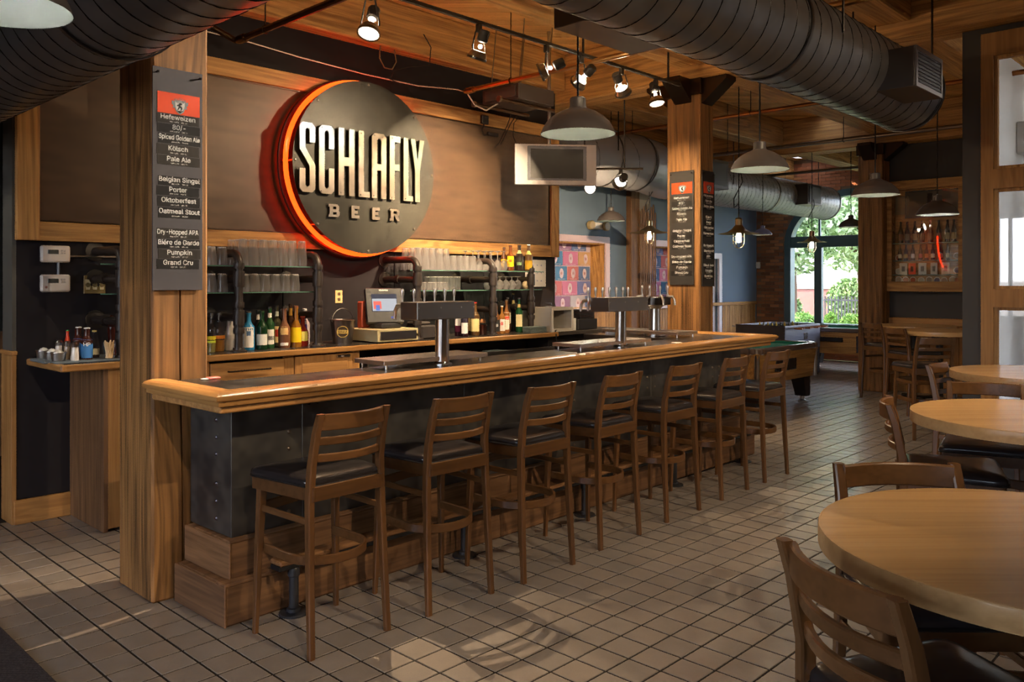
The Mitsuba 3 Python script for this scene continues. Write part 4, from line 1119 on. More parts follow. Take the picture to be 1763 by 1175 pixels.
def letter(ch, w, h, s):
    c = s * .55
    R = lambda a, b, d, e: sg.box(a, b, d, e)
    O = None if ch in 'HLFY' else cham(0, 0, w, h, c, (0, 1, 2, 3)).difference(cham(s, s * .8, w - s, h - s * .8, s * .3, (0, 1, 2, 3)))
    if ch == 'S':
        top = O.intersection(R(0, h * .62, w, h)).difference(R(s * 1.0, h * .50, w, h * .72).intersection(R(w - s, 0, w, h * .74)))
        bot = O.intersection(R(0, 0, w, h * .40)).difference(R(0, h * .34, s, h * .41))
        diag = L2([(0, h * .68), (0, h * .62), (w - s, h * .38), (w - s, h * .30), (w, h * .30), (w, h * .40), (s, h * .64), (s, h * .70)])
        return top.union(bot).union(diag).union(R(0, h * .60, s, h * .8)).union(R(w - s, h * .2, w, h * .40))
    if ch == 'C':
        return O.difference(R(s * 1.0, h * .38, w + 1, h * .66))
    if ch == 'H':
        return R(0, 0, s, h).union(R(w - s, 0, w, h)).union(R(0, h * .44, w, h * .57))
    if ch == 'L':
        return R(0, 0, s, h).union(R(0, 0, w, h * .085))
    if ch == 'A':
        return O.intersection(R(0, h * .3, w, h)).union(R(0, 0, s, h * .5)).union(R(w - s, 0, w, h * .5)).union(R(0, h * .43, w, h * .53))
    if ch == 'F':
        return R(0, 0, s, h).union(R(0, h * .905, w, h)).union(R(0, h * .46, w * .92, h * .56))
    if ch == 'Y':
        return L2([(0, h), (s * .95, h), (w / 2, h * .66), (w - s * .95, h), (w, h), (w / 2 + s / 2, h * .5), (w / 2 + s / 2, 0), (w / 2 - s / 2, 0), (w / 2 - s / 2, h * .5)])


for ch, a, b in (('S', 3.812, 3.968), ('C', 4.003, 4.160), ('H', 4.203, 4.372), ('L', 4.417, 4.540), ('A', 4.563, 4.727), ('F', 4.766, 4.892), ('L', 4.929, 5.045), ('Y', 5.016, 5.182)):
    w = b - a
    P = letter(ch, w, .596, .058)
    k = face_letter(sg_, 'letter_' + ch.lower(), P, a, 6.170, 2.442, .012, .02)
    if ch == 'C' or ch == 'H' or ch == 'L' or ch == 'A' or ch == 'F':
        part(k, 'screw', V(cat([basis(solid([(.006, 0), (.004, .004)], 8), [1, 0, 0], [0, 0, 1], [0, -1, 0], (a + .022, 6.158, 2.462)), basis(solid([(.006, 0), (.004, .004)], 8), [1, 0, 0], [0, 0, 1], [0, -1, 0], (a + .03, 6.158, 3.015))]), srgb(90, 80, 70), 'metal'))
    part(k, 'spacer', V(cyl((a + .028, 6.17, 2.47), (a + .028, 6.194, 2.47), .008, 8), srgb(60, 55, 50), 'metal'))
for ch, a, b in (('B', 4.119, 4.223), ('E', 4.346, 4.433), ('E', 4.573, 4.660), ('R', 4.786, 4.893)):
    w, h, s = b - a, .113, .034
    R = sg.box
    if ch == 'E':
        P = R(0, 0, s, h).union(R(0, 0, w, h * .24)).union(R(0, h * .38, w * .8, h * .62)).union(R(0, h * .76, w, h))
    elif ch == 'B':
        P = cham(0, 0, w, h * .56, .018, (1, 2)).union(cham(0, h * .44, w * .94, h, .018, (1, 2))).difference(R(s, h * .19, w - s, h * .39)).difference(R(s, h * .61, w - s * 1.1, h * .81))
        P = P.union(R(-.012, 0, .01, h * .2)).union(R(-.012, h * .8, .01, h))
    else:
        P = cham(0, h * .38, w * .95, h, .018, (1, 2)).union(R(0, 0, s, h)).union(sg.Polygon([(w * .4, h * .42), (w * .72, 0), (w, 0), (w * .78, h * .45)])).difference(R(s, h * .6, w * .95 - s, h * .8))
        P = P.union(R(-.012, 0, .01, h * .2)).union(R(-.012, h * .8, .01, h))
    k = face_letter(sg_, 'small_letter_' + ch.lower(), P, a, 6.178, 2.246, .010, .01)
    part(k, 'spacer', V(cyl((a + .015, 6.178, 2.26), (a + .015, 6.194, 2.26), .005, 8), srgb(60, 55, 50), 'metal'))

# ------------------------------------------------------------------ beer list boards
white = srgb(228, 228, 226)


def crest(s):
    """(grey shield, white field, black animal) polygons, s = height"""
    sh = sg.Polygon([(-.36, .30), (0, .36), (.36, .30), (.34, -.05), (.22, -.32), (0, -.5), (-.22, -.32), (-.34, -.05)])
    rays = [sg.Polygon([(x - .03, .33), (x + .03, .33), (x * 1.35 + .012, .56 - abs(x) * .35), (x * 1.35 - .012, .56 - abs(x) * .35)]) for x in (-.3, -.2, -.1, 0, .1, .2, .3)]
    side = [sg.Polygon([(sx * .36, .28), (sx * .54, .34), (sx * .56, .12), (sx * .44, .0), (sx * .50, -.16), (sx * .36, -.12)]) for sx in (-1, 1)]
    grey = shapely.union_all([sh.buffer(.05), *rays, *side])
    field = sh.buffer(-.03)
    beast = sg.Polygon([(-.12, .10), (-.04, .20), (.06, .22), (.14, .17), (.12, .10), (.05, .08), (.02, .02), (.12, -.02), (.16, -.14), (.10, -.27), (.02, -.27), (.06, -.18), (.02, -.11), (-.06, -.14), (-.12, -.27), (-.19, -.27), (-.13, -.13), (-.10, -.02), (-.20, .0), (-.22, .06)])
    band = sg.box(-.26, .21, .26, .29)
    base = sg.Polygon([(-.2, -.31), (.2, -.31), (0, -.46)])
    f = lambda p: shapely.affinity.scale(p, s, s, origin=(0, 0))
    return f(grey), f(field), f(beast.union(base)), f(band)


_txt = {}


def txt(t, h, bold=True):
    key = (t, round(h, 4), bold)
    if key not in _txt:
        m = meshkit.text_mesh(t, h, .0008, bold)
        m.apply_translation([-m.bounds[:, 0].mean(), 0, 0])
        _txt[key] = m
    return _txt[key].copy()


def beer_board(o, ex, ey, w, h, rows, red, label, abv, pc=(48, 46, 45)):
    """o: lower left corner on the post face; ex right, ey outward; rows: (top, bottom, text) fractions from the top"""
    t = thing('beer_list_board', label, 'menu board')
    put_ = lambda m: basis(m, ex, [0, 0, 1], ey, o)
    part(t, 'plate', V(put_(box(0, w, 0, h, .012, .018, .001)), srgb(*pc), 'matte', False), 'dark grey metal plate')
    for px_ in (.02, w - .02):
        part(t, 'nail', V(put_(mv(solid([(.004, -.012), (.004, .034), (.007, .035), (.006, .039)], 8), px_, h - .03, .0)), srgb(40, 36, 34), 'metal'))
    x0, x1 = .024, w - .016
    z1, z0 = h * (1 - red[0]), h * (1 - red[1])
    k = part(t, 'crest_card', V(put_(box(x0, x1, z0, z1, .018, .020, 0)), srgb(214, 74, 38), 'satin', False), 'orange red card with a shield crest')
    s = (z1 - z0) * .72
    for nm, p, c, d in zip(('crest', 'crest_shield', 'crest_beast', 'crest_band'), crest(s), ((120, 128, 128), (226, 226, 222), (26, 26, 28), (150, 150, 150)), (.001, .0016, .0022, .0022)):
        part(k, nm, V(put_(mv(ext(p, d), (x0 + x1) / 2 + .005, (z0 + z1) / 2 - .01, .020)), srgb(*c), 'satin', False))
    for i, (a, b, tx) in enumerate(rows):
        zb, za = h * (1 - b), h * (1 - a)
        q = .004 * ((i * 7) % 3 - 1)
        hgt = za - zb - .002
        grey = (26, 24, 24) if tx not in ('Kölsch', 'Pale Ale', 'Dry-Hopped APA', 'Pumpkin', 'Hefeweizen') else (46, 42, 38)
        k = part(t, 'name_strip', V(put_(box(x0 + q, x1 + q, zb, zb + hgt, .018, .0195, 0)), srgb(*grey), 'matte', False), f'black strip reading {tx}')
        m = txt(tx, .0245)
        lim = (x1 - x0) * .97
        if m.extents[0] > lim:
            m.apply_scale([lim / m.extents[0], 1, 1])
        part(k, 'lettering', V(put_(mv(m, (x0 + x1) / 2 + q, zb + hgt * .44, .0195)), white, 'matte', False))
        m = txt(abv[i], .0065)
        part(k, 'small_print', V(put_(mv(m, (x0 + x1) / 2 + q, zb + hgt * .13, .0195)), white, 'matte', False))


N1 = ['Hefeweizen', '80/-', 'Spiced Golden Ale', 'Kölsch', 'Pale Ale', 'Belgian Singel', 'Porter', 'Oktoberfest', 'Oatmeal Stout', 'Dry-Hopped APA', 'Biére de Garde', 'Pumpkin', 'Grand Cru']
AB = ['ABV: 4.45%     IBU: 16', 'ABV: 4.15%     IBU: 25', 'ABV: 4.7%     IBU: 20', 'ABV: 4.8%     IBU: 25', 'ABV: 4.4%     IBU: 25', 'ABV: 5.1%     IBU: 30', 'ABV: 5.4%     IBU: 27', 'ABV: 5.5%     IBU: 25', 'ABV: 6.0%     IBU: 40', 'ABV: 6.4%     IBU: 50', 'ABV: 7.25%     IBU: 25', 'ABV: 8.0%     IBU: 16', 'ABV: 9%     IBU: 25']
Z1, Z0 = 2.800, 1.634
zz = [(2.5616, 2.512), (2.510, 2.461), (2.459, 2.405), (2.4025, 2.346), (2.344, 2.293), (2.2355, 2.184), (2.182, 2.132), (2.13, 2.073), (2.071, 2.014), (1.9615, 1.906), (1.904, 1.853), (1.851, 1.80), (1.7995, 1.746)]
fr_ = lambda z: (Z1 - z) / (Z1 - Z0)
beer_board((1.806, 4.335, Z0), [1, 0, 0], [0, -1, 0], .268, Z1 - Z0, [(fr_(a), fr_(b), t) for (a, b), t in zip(zz, N1)], (fr_(2.673), fr_(2.5625)), 'tall beer list board on the near post at the left end of the bar', AB, (76, 74, 77))
ev = lambda vs: [((a - 85) / 1055, (b - 85) / 1055) for a, b in vs]
r2_ = ev([(315, 362), (364, 412), (414, 461), (463, 513), (515, 564), (620, 667), (669, 716), (718, 764), (766, 812), (860, 908), (910, 957), (959, 1008), (1010, 1057)])
beer_board((7.50, 4.884, 1.645), [0, -1, 0], [-1, 0, 0], .292, 1.19, [(a, b, t) for (a, b), t in zip(r2_, N1)], ((190 - 85) / 1055, (296 - 85) / 1055), 'tall beer list board on the brightly lit left face of the right post', AB)
N3 = ['Hefeweizen', 'Pale Ale', 'Belgian Singel', 'Kölsch', 'Porter', 'Oktoberfest', 'Oatmeal Stout', 'Dry-Hopped APA', 'Spiced Golden Ale', '80/-', 'Biére de Garde', 'Pumpkin', 'Grand Cru']
r3_ = ev([(295, 342), (344, 390), (392, 440), (490, 537), (539, 585), (587, 634), (636, 690), (750, 797), (799, 845), (847, 893), (930, 977), (979, 1026), (1028, 1076)])
beer_board((7.515, 4.53, 1.63), [1, 0, 0], [0, -1, 0], .245, 1.20, [(a, b, t) for (a, b), t in zip(r3_, N3)], ((185 - 85) / 1055, (292 - 85) / 1055), 'narrow shaded beer list board on the right face of the right post', AB)
# ------------------------------------------------------------------ lamps
def pendant(x, y, zr, R, zc, label, power=1.0, group=None, col=(58, 52, 51), tone=(1.0, .93, .78)):
    """dome shade with rim centre (x, y, zr), rim radius R, cord up to zc"""
    t = thing('pendant_lamp', label, 'pendant lamp', group)
    s = R / .217
    pr = [(.217, 0), (.214, .006), (.205, .03), (.185, .065), (.15, .1), (.105, .128), (.07, .142), (.05, .152), (.046, .17), (.046, .205), (.04, .212), (.012, .216)]
    part(t, 'shade', put(V(lathe([(a * s, b * s) for a, b in pr], 40), srgb(*col), 'satin'), at(x, y, zr)))
    part(t, 'lining', put(V(lathe([((a - .0035) * s, (b + .001) * s) for a, b in pr[:9]], 40), srgb(158, 162, 152), 'matte'), at(x, y, zr)))
    part(t, 'cord', V(cyl((x, y, zr + .215 * s), (x, y, zc), .006, 8), srgb(24, 22, 22), 'matte'))
    bm_ = trimesh.creation.icosphere(1, .032 * s)
    b_ = part(t, 'bulb', put(V(bm_, srgb(240, 235, 220), 'gloss'), at(x, y, zr + .115 * s)))
    L = 26.0 * power * DOME / (s * s)
    scene[b_]['emitter'] = {'type': 'area', 'radiance': rgb(*(L * c for c in tone)), 'sampling_weight': 1.0}
    return t


pendant(3.786, 3.104, 2.545, .222, DECK, 'grey dome pendant lamp in front of the television')
pendant(5.566, 2.869, 2.487, .208, DECK, 'brown grey dome pendant lamp right of the right post')
pendant(7.40, 2.73, 2.43, .200, DECK, 'dome pendant lamp hanging in front of the post by the display case')
pendant(9.30, 2.80, 2.375, .207, DECK, 'dark dome pendant lamp hanging in front of the display case', 3.5)
pendant(.72, 2.84, 2.50, .21, DECK, 'dome pendant lamp cut off at the top left corner', 1.1, None, (58, 54, 54), (.97, .96, .98))
pendant(10.043, 7.59, 2.59, .215, DECK, 'dark dome pendant lamp in front of the blue wall, left of the copper pipes', .7)
pendant(14.053, 5.585, 2.60, .20, DECK, 'dome pendant lamp half hidden behind the post, in front of the arched window', .5)
pendant(13.486, 6.896, 2.495, .165, DECK, 'small bluish dome pendant lamp left of the arched window', .6, None, (110, 112, 150))
# the same lamps over the tables, beyond the frame
pendant(3.2, -1.2, 2.5, .21, DECK, 'dome pendant lamp over the near tables, outside the view', 2.2, 'pendants outside the view')
pendant(5.6, -1.2, 2.5, .21, DECK, 'dome pendant lamp over the near tables, outside the view', 2.2, 'pendants outside the view')
pendant(.95, 6.3, 2.6, .21, DECK, 'dome pendant lamp in the hall left of the bar, outside the view', 3.0)


def jar(x, y, z, R, zc, label, power=1.0):
    """wide flat disc shade with a caged bulb below; z = disc rim"""
    t = thing('cage_lamp', label, 'cage lamp')
    pr = [(R, 0), (R * .55, .022), (R * .34, .055), (.05, .09), (.042, .10), (.042, .17), (.03, .185), (.012, .19)]
    part(t, 'disc_shade', put(V(lathe(pr, 32), srgb(150, 135, 105), 'metal'), at(x, y, z)))
    part(t, 'cord', put(V(cat([cyl((0, 0, .19), (0, 0, zc - z), .006, 8), tube([(0, 0, .35), (-.05, .03, .30), (-.06, .03, .40), (.05, -.02, .60), (.03, -.01, .70), (0, 0, .66)], .006, 6)]), srgb(26, 28, 34), 'matte'), at(x, y, z)))
    cage = [tube([(.062 * math.cos(a), .062 * math.sin(a), .0), (.064 * math.cos(a), .064 * math.sin(a), -.10), (.04 * math.cos(a), .04 * math.sin(a), -.15), (.005 * math.cos(a), .005 * math.sin(a), -.165)], .003, 5) for a in np.arange(6) * math.pi / 3]
    for zz_ in (-.03, -.09):
        cage.append(tube(arc((0, 0, zz_), .064, 0, 360, 17), .003, 5))
    part(t, 'cage', put(V(cat(cage), srgb(170, 150, 120), 'metal'), at(x, y, z)))
    b_ = part(t, 'bulb', put(V(solid([(.01, -.10), (.028, -.09), (.036, -.06), (.03, -.02), (.02, .02)], 14), srgb(250, 240, 220), 'gloss'), at(x, y, z)))
    L = 55.0 * power * JAR
    scene[b_]['emitter'] = {'type': 'area', 'radiance': rgb(L, L * .80, L * .50)}


jar(10.025, 6.887, 2.385, .30, 2.975, 'cage lamp with a wide flat shade in front of the copper pipes', 1.0)
jar(8.646, 4.715, 2.225, .235, DECK, 'bright cage lamp with a wide flat shade right of the right post', 1.1)
jar(13.112, 5.842, 2.318, .235, 3.779, 'cage lamp with a flat shade in front of the arched window', 1.0)

# track with six heads
tr = thing('track_rail', 'long black lighting track hung above the bar', 'track')
part(tr, 'rail', V(box(2.3, 7.07, 4.485, 4.515, 3.612, 3.64, .004), srgb(22, 20, 20), 'satin'))
for x in (2.7, 5.56, 6.87):
    part(tr, 'rod', V(cyl((x, 4.5, 3.638), (x, 4.5, 3.909), .010, 8), srgb(22, 20, 20), 'satin'))


def spot(x, aim, label, power=1.0, drop=.16, lamp=True, y=4.5, zt=3.612, size=1.0, tone=(1.0, .74, .45), cutoff=34, grp=None, cage=False):
    t = thing('track_spotlight', label, 'spotlight', grp)
    s = size * 1.22
    part(t, 'adapter', V(box(x - .02, x + .02, y - .018, y + .018, zt - .06, zt, .004), srgb(20, 19, 19), 'satin'))
    c = np.array([x, y, zt - drop])
    d = np.asarray(aim, float) - c
    d /= np.linalg.norm(d)
    e1 = np.cross(d, [0, 0, 1.0])
    if np.linalg.norm(e1) < .1:
        e1 = np.array([1.0, 0, 0])
    e1 /= np.linalg.norm(e1)
    e2 = np.cross(e1, -d)
    F = lambda m: basis(m, e1, e2, d, c)       # local z points along the beam
    for q in (-.028 * s, .028 * s):
        part(t, 'yoke', V(tube([np.array([x, y, zt - .06]) + e1 * q, c + e1 * q * 1.9 + [0, 0, .03], c + e1 * q * 1.9], .006, 6), srgb(30, 28, 28), 'satin'))
    part(t, 'socket', V(F(mv(solid([(.028 * s, -.13 * s), (.034 * s, -.12 * s), (.034 * s, -.062 * s), (.024 * s, -.052 * s)], 16), 0, 0, 0)), srgb(26, 24, 24), 'satin'))
    part(t, 'reflector', V(F(lathe([(.047 * s, .0), (.054 * s, .02 * s), (.060 * s, .042 * s)], 20)), srgb(190, 180, 160), 'chrome'))
    part(t, 'trim_ring', V(F(lathe([(.060 * s, .035 * s), (.064 * s, .035 * s), (.064 * s, .05 * s), (.058 * s, .05 * s)], 20)), srgb(120, 116, 112), 'chrome'))
    lens = trimesh.creation.cylinder(.056 * s, .004, 20)
    l_ = part(t, 'lens', V(F(mv(lens, 0, 0, .042 * s)), srgb(240, 235, 225), 'gloss'))
    if lamp:
        scene[l_]['emitter'] = {'type': 'area', 'radiance': rgb(8.0, 7.0, 5.4), 'sampling_weight': 0.05}
        g_ = part(t, 'bulb_glow', V(F(mv(trimesh.creation.icosphere(1, .018), 0, 0, -.028 * s)), srgb(250, 240, 220), 'gloss'))
        scene[g_]['emitter'] = {'type': 'area', 'radiance': rgb(*(SPILL * power ** .5 * q for q in (1.0, .72, .42))), 'sampling_weight': 0.7}
        o = c + d * (.052 * s)
        I = 11.0 * power * SPOT
        # the beam of this lamp, just in front of its lens
        scene[t + '_beam'] = {'type': 'spot', 'intensity': rgb(*(I * q for q in tone)), 'cutoff_angle': cutoff, 'sampling_weight': 2.0, 'beam_width': cutoff * .45,
                              'to_world': T().look_at(origin=o.tolist(), target=(o + d).tolist(), up=[0.1, 0.3, 0.9])}
    return t


spot(3.32, (2.2, 3.9, 0.6), 'bright track spotlight at the left end of the track above the bar', .75, .24)
spot(4.32, (4.3, 5.6, 1.1), 'track spotlight above the round sign aimed down at the back counter', .5, .20)
spot(5.085, (4.1, 6.0, 2.7), 'track spotlight aimed sideways at the round sign, left of the hanging lamp cord', .28, .20)
spot(5.535, (5.6, 6.3, 2.3), 'track spotlight with a ring of light behind the hanging lamp cord', 1.9, .20)
spot(6.11, (7.48, 4.74, 2.1), 'track spotlight right of the hanging lamp, aimed at the right post', .5, .18)
spot(6.66, (6.5, 3.9, 1.1), 'track spotlight at the right end of the track by the post', .35, .18)
# second small track behind the television
tr2 = thing('track_rail', 'short lighting track behind the television', 'track')
part(tr2, 'rail', V(cyl((7.45, 6.10, 2.983), (7.97, 5.56, 2.983), .014, 8), srgb(60, 54, 48), 'satin'))
part(tr2, 'rod', V(cyl((7.82, 5.716, 2.983), (7.82, 5.716, 3.779), .008, 8), srgb(40, 36, 34), 'satin'))
part(tr2, 'rod', V(cyl((7.50, 6.048, 2.983), (7.50, 6.048, 3.779), .008, 8), srgb(40, 36, 34), 'satin'))
spot(7.79, (10.6, 9.2, 1.7), 'caged track spotlight hanging right of the television', 1.5, .14, True, 5.747, 2.975, 1.1)
spot(7.545, (6.4, 5.2, 2.1), 'bright track spotlight just below the right end of the television', .25, .20, True, 6.0, 2.975, .9)

# a track over the tables, out of view, aimed at the front of the bar
tr3 = thing('track_rail', 'lighting track over the tables, outside the view', 'track')
part(tr3, 'rail', V(box(0.2, 6.2, -.615, -.585, 3.842, 3.872, .004), srgb(22, 20, 20), 'satin'))
for x in (.6, 3.2, 5.8):
    part(tr3, 'rod', V(cyl((x, -.6, 3.87), (x, -.6, DECK), .010, 8), srgb(22, 20, 20), 'satin'))
for x, aim in ((0.5, (2.0, 4.0, 1.2)), (2.6, (3.6, 3.7, .6)), (4.8, (5.8, 3.7, .5))):
    spot(x, aim, 'track spotlight over the tables, outside the view', .9 * FRONT, .18, True, -.6, 3.842, 1.0, (1.0, .76, .48), 40, 'spotlights outside the view')
tr4 = thing('track_rail', 'short track beside the beam above the right duct', 'track')
part(tr4, 'rail', V(box(4.6, 5.8, 2.935, 2.965, 3.882, 3.908, .004), srgb(22, 20, 20), 'satin'))
part(tr4, 'rod', V(cyl((5.2, 2.95, 3.9), (5.2, 2.95, DECK), .01, 8), srgb(22, 20, 20), 'satin'))
spot(5.2, (1.96, 4.33, 2.15), 'track spotlight hidden above the right duct, aimed at the near post', 1.7, .10, True, 2.95, 3.882, .7, (1.0, .84, .66), 22)
# strip lamp of the room behind the partition
sl = thing('strip_lamp', 'white strip lamp in the room behind the partition', 'strip lamp')
part(sl, 'housing', V(box(8.3, 9.9, .45, .60, 3.70, 3.76, .01), srgb(220, 220, 220), 'satin'))
for y in (.49, .56):
    k = part(sl, 'tube', V(cyl((8.35, y, 3.675), (9.85, y, 3.675), .015, 10), srgb(250, 250, 250), 'gloss'))
    scene[k]['emitter'] = {'type': 'area', 'radiance': rgb(5.5 * BREW, 5.2 * BREW, 4.8 * BREW), 'sampling_weight': 0.5}
part(sl, 'hanger', V(cat([cyl((8.5, .52, 3.76), (8.5, .52, DECK), .005, 6), cyl((9.7, .52, 3.76), (9.7, .52, DECK), .005, 6)]), srgb(60, 60, 60), 'metal'))
# ------------------------------------------------------------------ ducts, pipes, television
def duct(label, axis, a, b, c1, c2, r, pitch=.135, mat='duct'):
    """axis 0: along x at (y=c1, z=c2); axis 1: along y at (x=c1, z=c2)"""
    t = thing('air_duct', label, 'duct')
    n = int((b - a) / .5) + 2
    L = np.linspace(a, b, n)
    C = np.stack([L, 0 * L + c1, 0 * L + c2], 1) if axis == 0 else np.stack([0 * L + c1, L, 0 * L + c2], 1)
    part(t, 'pipe', M(tube(C, r, 48), mat, 40), 'galvanised spiral duct')
    m = int((b - a) / pitch)
    th = np.linspace(0, 2 * np.pi * m, m * 28 + 1)
    h = np.linspace(a, b, len(th))
    rr = r + .001
    p = np.stack([h, c1 + rr * np.cos(th), c2 + rr * np.sin(th)], 1) if axis == 0 else np.stack([c1 + rr * np.cos(th), h, c2 + rr * np.sin(th)], 1)
    part(t, 'spiral_seam', V(tube(p, .0032, 4), srgb(40, 38, 38), 'metal'), 'raised spiral seam')
    for e in (a + (b - a) * .55, b - .02):
        q = np.linspace(0, 2 * np.pi, 41)[:-1]
        g = [(-.012, .004), (.012, .004), (.012, .012), (-.012, .012)]
        v = np.stack([np.stack([e + g_[0] + 0 * q, c1 + (r + g_[1]) * np.cos(q), c2 + (r + g_[1]) * np.sin(q)], 1) if axis == 0 else np.stack([c1 + (r + g_[1]) * np.cos(q), e + g_[0] + 0 * q, c2 + (r + g_[1]) * np.sin(q)], 1) for g_ in g], 1)
        part(t, 'collar', V(skin(v, close=True), srgb(110, 106, 104), 'metal'))
    return t


d1 = duct('big spiral duct crossing the top left corner in front of the near post', 1, -3.0, 9.0, 1.35, 2.92, .30)
d2 = duct('big spiral duct running away at the top right', 0, 1.75, 7.22, 2.42, 3.23, .30, .16)
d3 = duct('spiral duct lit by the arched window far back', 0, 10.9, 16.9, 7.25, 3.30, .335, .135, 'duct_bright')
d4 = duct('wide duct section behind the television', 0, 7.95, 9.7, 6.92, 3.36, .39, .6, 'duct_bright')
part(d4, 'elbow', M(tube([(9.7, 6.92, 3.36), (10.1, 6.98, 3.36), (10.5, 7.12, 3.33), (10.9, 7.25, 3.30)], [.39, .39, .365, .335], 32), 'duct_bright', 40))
# branch boxes
gal = srgb(96, 90, 88)
part(d2, 'branch_box', V(box(3.45, 4.17, 2.50, 3.0, 3.07, 3.42, .004), gal, 'metal'), 'rectangular outlet box')
k = part(d2, 'branch_box', V(box(6.0, 6.56, 1.95, 2.3, 3.02, 3.30, .004), gal, 'metal'), 'rectangular outlet box with a dark grille')
part(k, 'grille_frame', V(wallxz(ext(sg.box(0, 0, .56, .28).difference(sg.box(.03, .03, .53, .25)), .012), (6.0, 1.95, 3.02)), srgb(130, 124, 122), 'metal', False))
part(k, 'grille', V(cat([box(6.02, 6.54, 1.944, 1.95, 3.04, 3.28, 0)] + [box(6.03, 6.53, 1.938, 1.946, 3.055 + .025 * i, 3.061 + .025 * i, 0) for i in range(9)]), srgb(30, 28, 30), 'satin', False))
k = part(d3, 'branch_box', V(box(14.9, 15.5, 6.72, 7.1, 3.12, 3.5, .004), gal, 'metal'), 'outlet box with a grille')
part(k, 'grille', V(box(14.96, 15.44, 6.71, 6.72, 3.16, 3.46, .002), srgb(60, 60, 64), 'satin'))
k = part(d3, 'branch_box', V(box(11.2, 12.0, 6.72, 7.1, 3.15, 3.6, .004), gal, 'metal'), 'outlet box with a grille')
part(k, 'grille', V(box(11.26, 11.94, 6.71, 6.72, 3.2, 3.55, .002), srgb(60, 60, 64), 'satin'))
for x in (2.2, 5.2, 6.9):
    part(d2, 'hanger', V(cat([cyl((x, 2.42 - .305, 3.25), (x, 2.42 - .305, DECK), .008, 6), cyl((x, 2.42 + .305, 3.25), (x, 2.42 + .305, DECK), .008, 6)]), srgb(60, 56, 54), 'metal'))
for y in (3.0, 6.5):
    part(d1, 'hanger', V(cat([cyl((1.35 - .305, y, 2.95), (1.35 - .305, y, DECK), .008, 6), cyl((1.35 + .305, y, 2.95), (1.35 + .305, y, DECK), .008, 6)]), srgb(60, 56, 54), 'metal'))
for x in (12.5, 15.8):
    part(d3, 'hanger', V(cat([cyl((x, 7.25 - .34, 3.3), (x, 7.25 - .34, DECK), .008, 6), cyl((x, 7.25 + .34, 3.3), (x, 7.25 + .34, DECK), .008, 6)]), srgb(90, 88, 90), 'metal'))
part(d4, 'hanger', V(cat([cyl((8.8, 6.53, 3.4), (8.8, 6.53, DECK), .008, 6), cyl((8.8, 7.31, 3.4), (8.8, 7.31, DECK), .008, 6)]), srgb(60, 56, 54), 'metal'))


def pipe(P, r, col, label, cat_='pipe', hang=()):
    t = thing('ceiling_pipe', label, cat_)
    part(t, 'run', V(tube(P, r, 10), col, 'metal'))
    P = np.asarray(P, float)
    part(t, 'coupling', V(cyl(P[-1] + (P[-2] - P[-1]) * .004, P[-1] + (P[-2] - P[-1]) * .018, r * 1.35, 12), col, 'metal'))
    for q in hang:
        p = P[-1] + (P[0] - P[-1]) * q
        part(t, 'hanger', V(cat([cyl(p + [0, 0, r], (p[0], p[1], DECK - .01), .005, 6), tube(arc(p, r * 1.2, 0, 360, 13, 'xz'), .004, 5)]), srgb(70, 60, 52), 'metal'))
    return t


brass = srgb(176, 128, 78)
pipe([(5.70, -1.0, 3.597), (5.70, 6.14, 3.597)], .024, brass, 'pale brass coloured pipe ending by the wall left of the black amplifier', hang=(.09, .42))
pipe([(3.25, -1.0, 3.60), (3.25, 6.16, 3.60)], .026, srgb(86, 62, 42), 'dark brown pipe with an elbow above the near post', hang=(.06, .5))
pipe([(3.25, 6.18, 3.60), (2.985, 6.2, 3.70), (2.4, 6.22, 3.90)], .024, srgb(60, 44, 32), 'short dark pipe rising left from the elbow', hang=())
pipe([(8.9, 0.5, 3.64), (8.9, 8.9, 3.64)], .024, srgb(150, 96, 56), 'copper coloured sprinkler pipe behind the right post', hang=(.3, .5))
pipe([(11.2, 0.2, 3.60), (11.2, 8.9, 3.60)], .028, srgb(130, 118, 110), 'grey sprinkler pipe crossing behind the right duct', hang=(.3, .5))
pipe([(14.2, 5.2, 3.62), (14.2, 8.9, 3.62)], .026, srgb(110, 104, 100), 'grey pipe in the games room', hang=(.4,))
pipe([(7.2, -1.2, 4.05), (7.2, 4.2, 4.05)], .02, srgb(120, 116, 116), 'thin grey conduit high above the right duct', hang=(.3,))
# white cable sagging along the wall
one('wall_cable', V(tube([(2.3, 6.44, 3.69), (3.05, 6.42, 3.70), (3.47, 6.43, 3.695), (4.0, 6.43, 3.66), (4.69, 6.43, 3.636), (5.32, 6.42, 3.634), (5.70, 6.28, 3.64), (5.72, 6.16, 3.60)], .006, 6), srgb(205, 195, 185), 'matte'), 'thin pale cable strung along the black wall above the sign', 'cable')
one('wall_cable', V(tube([(5.72, 6.12, 3.57), (5.78, 6.08, 3.46), (5.90, 6.04, 3.42), (6.02, 6.0, 3.50), (6.14, 5.98, 3.56), (6.18, 5.97, 3.62), (6.30, 5.96, 3.66), (6.40, 5.96, 3.62)], .008, 6), srgb(225, 220, 212), 'matte'), 'thick white cable looping from the brass pipe to the amplifier', 'cable')
one('wire_loop', V(tube([(4.78, 6.32, 3.93), (4.80, 6.36, 3.80), (4.86, 6.36, 3.72), (4.95, 6.36, 3.72), (5.0, 6.36, 3.80), (4.96, 6.34, 3.91)], .006, 6), srgb(110, 90, 60), 'matte'), 'loose brown wire loop hanging under the beam above the sign', 'cable')
one('wire_loop', V(tube([(5.25, 6.25, 4.1), (5.32, 6.22, 3.98), (5.30, 6.22, 3.80), (5.10, 6.3, 3.76), (4.95, 6.34, 3.70), (4.93, 6.36, 3.62), (5.05, 6.36, 3.6)], .005, 6), srgb(40, 34, 30), 'matte'), 'dark wire hanging from the track over the beam', 'cable')
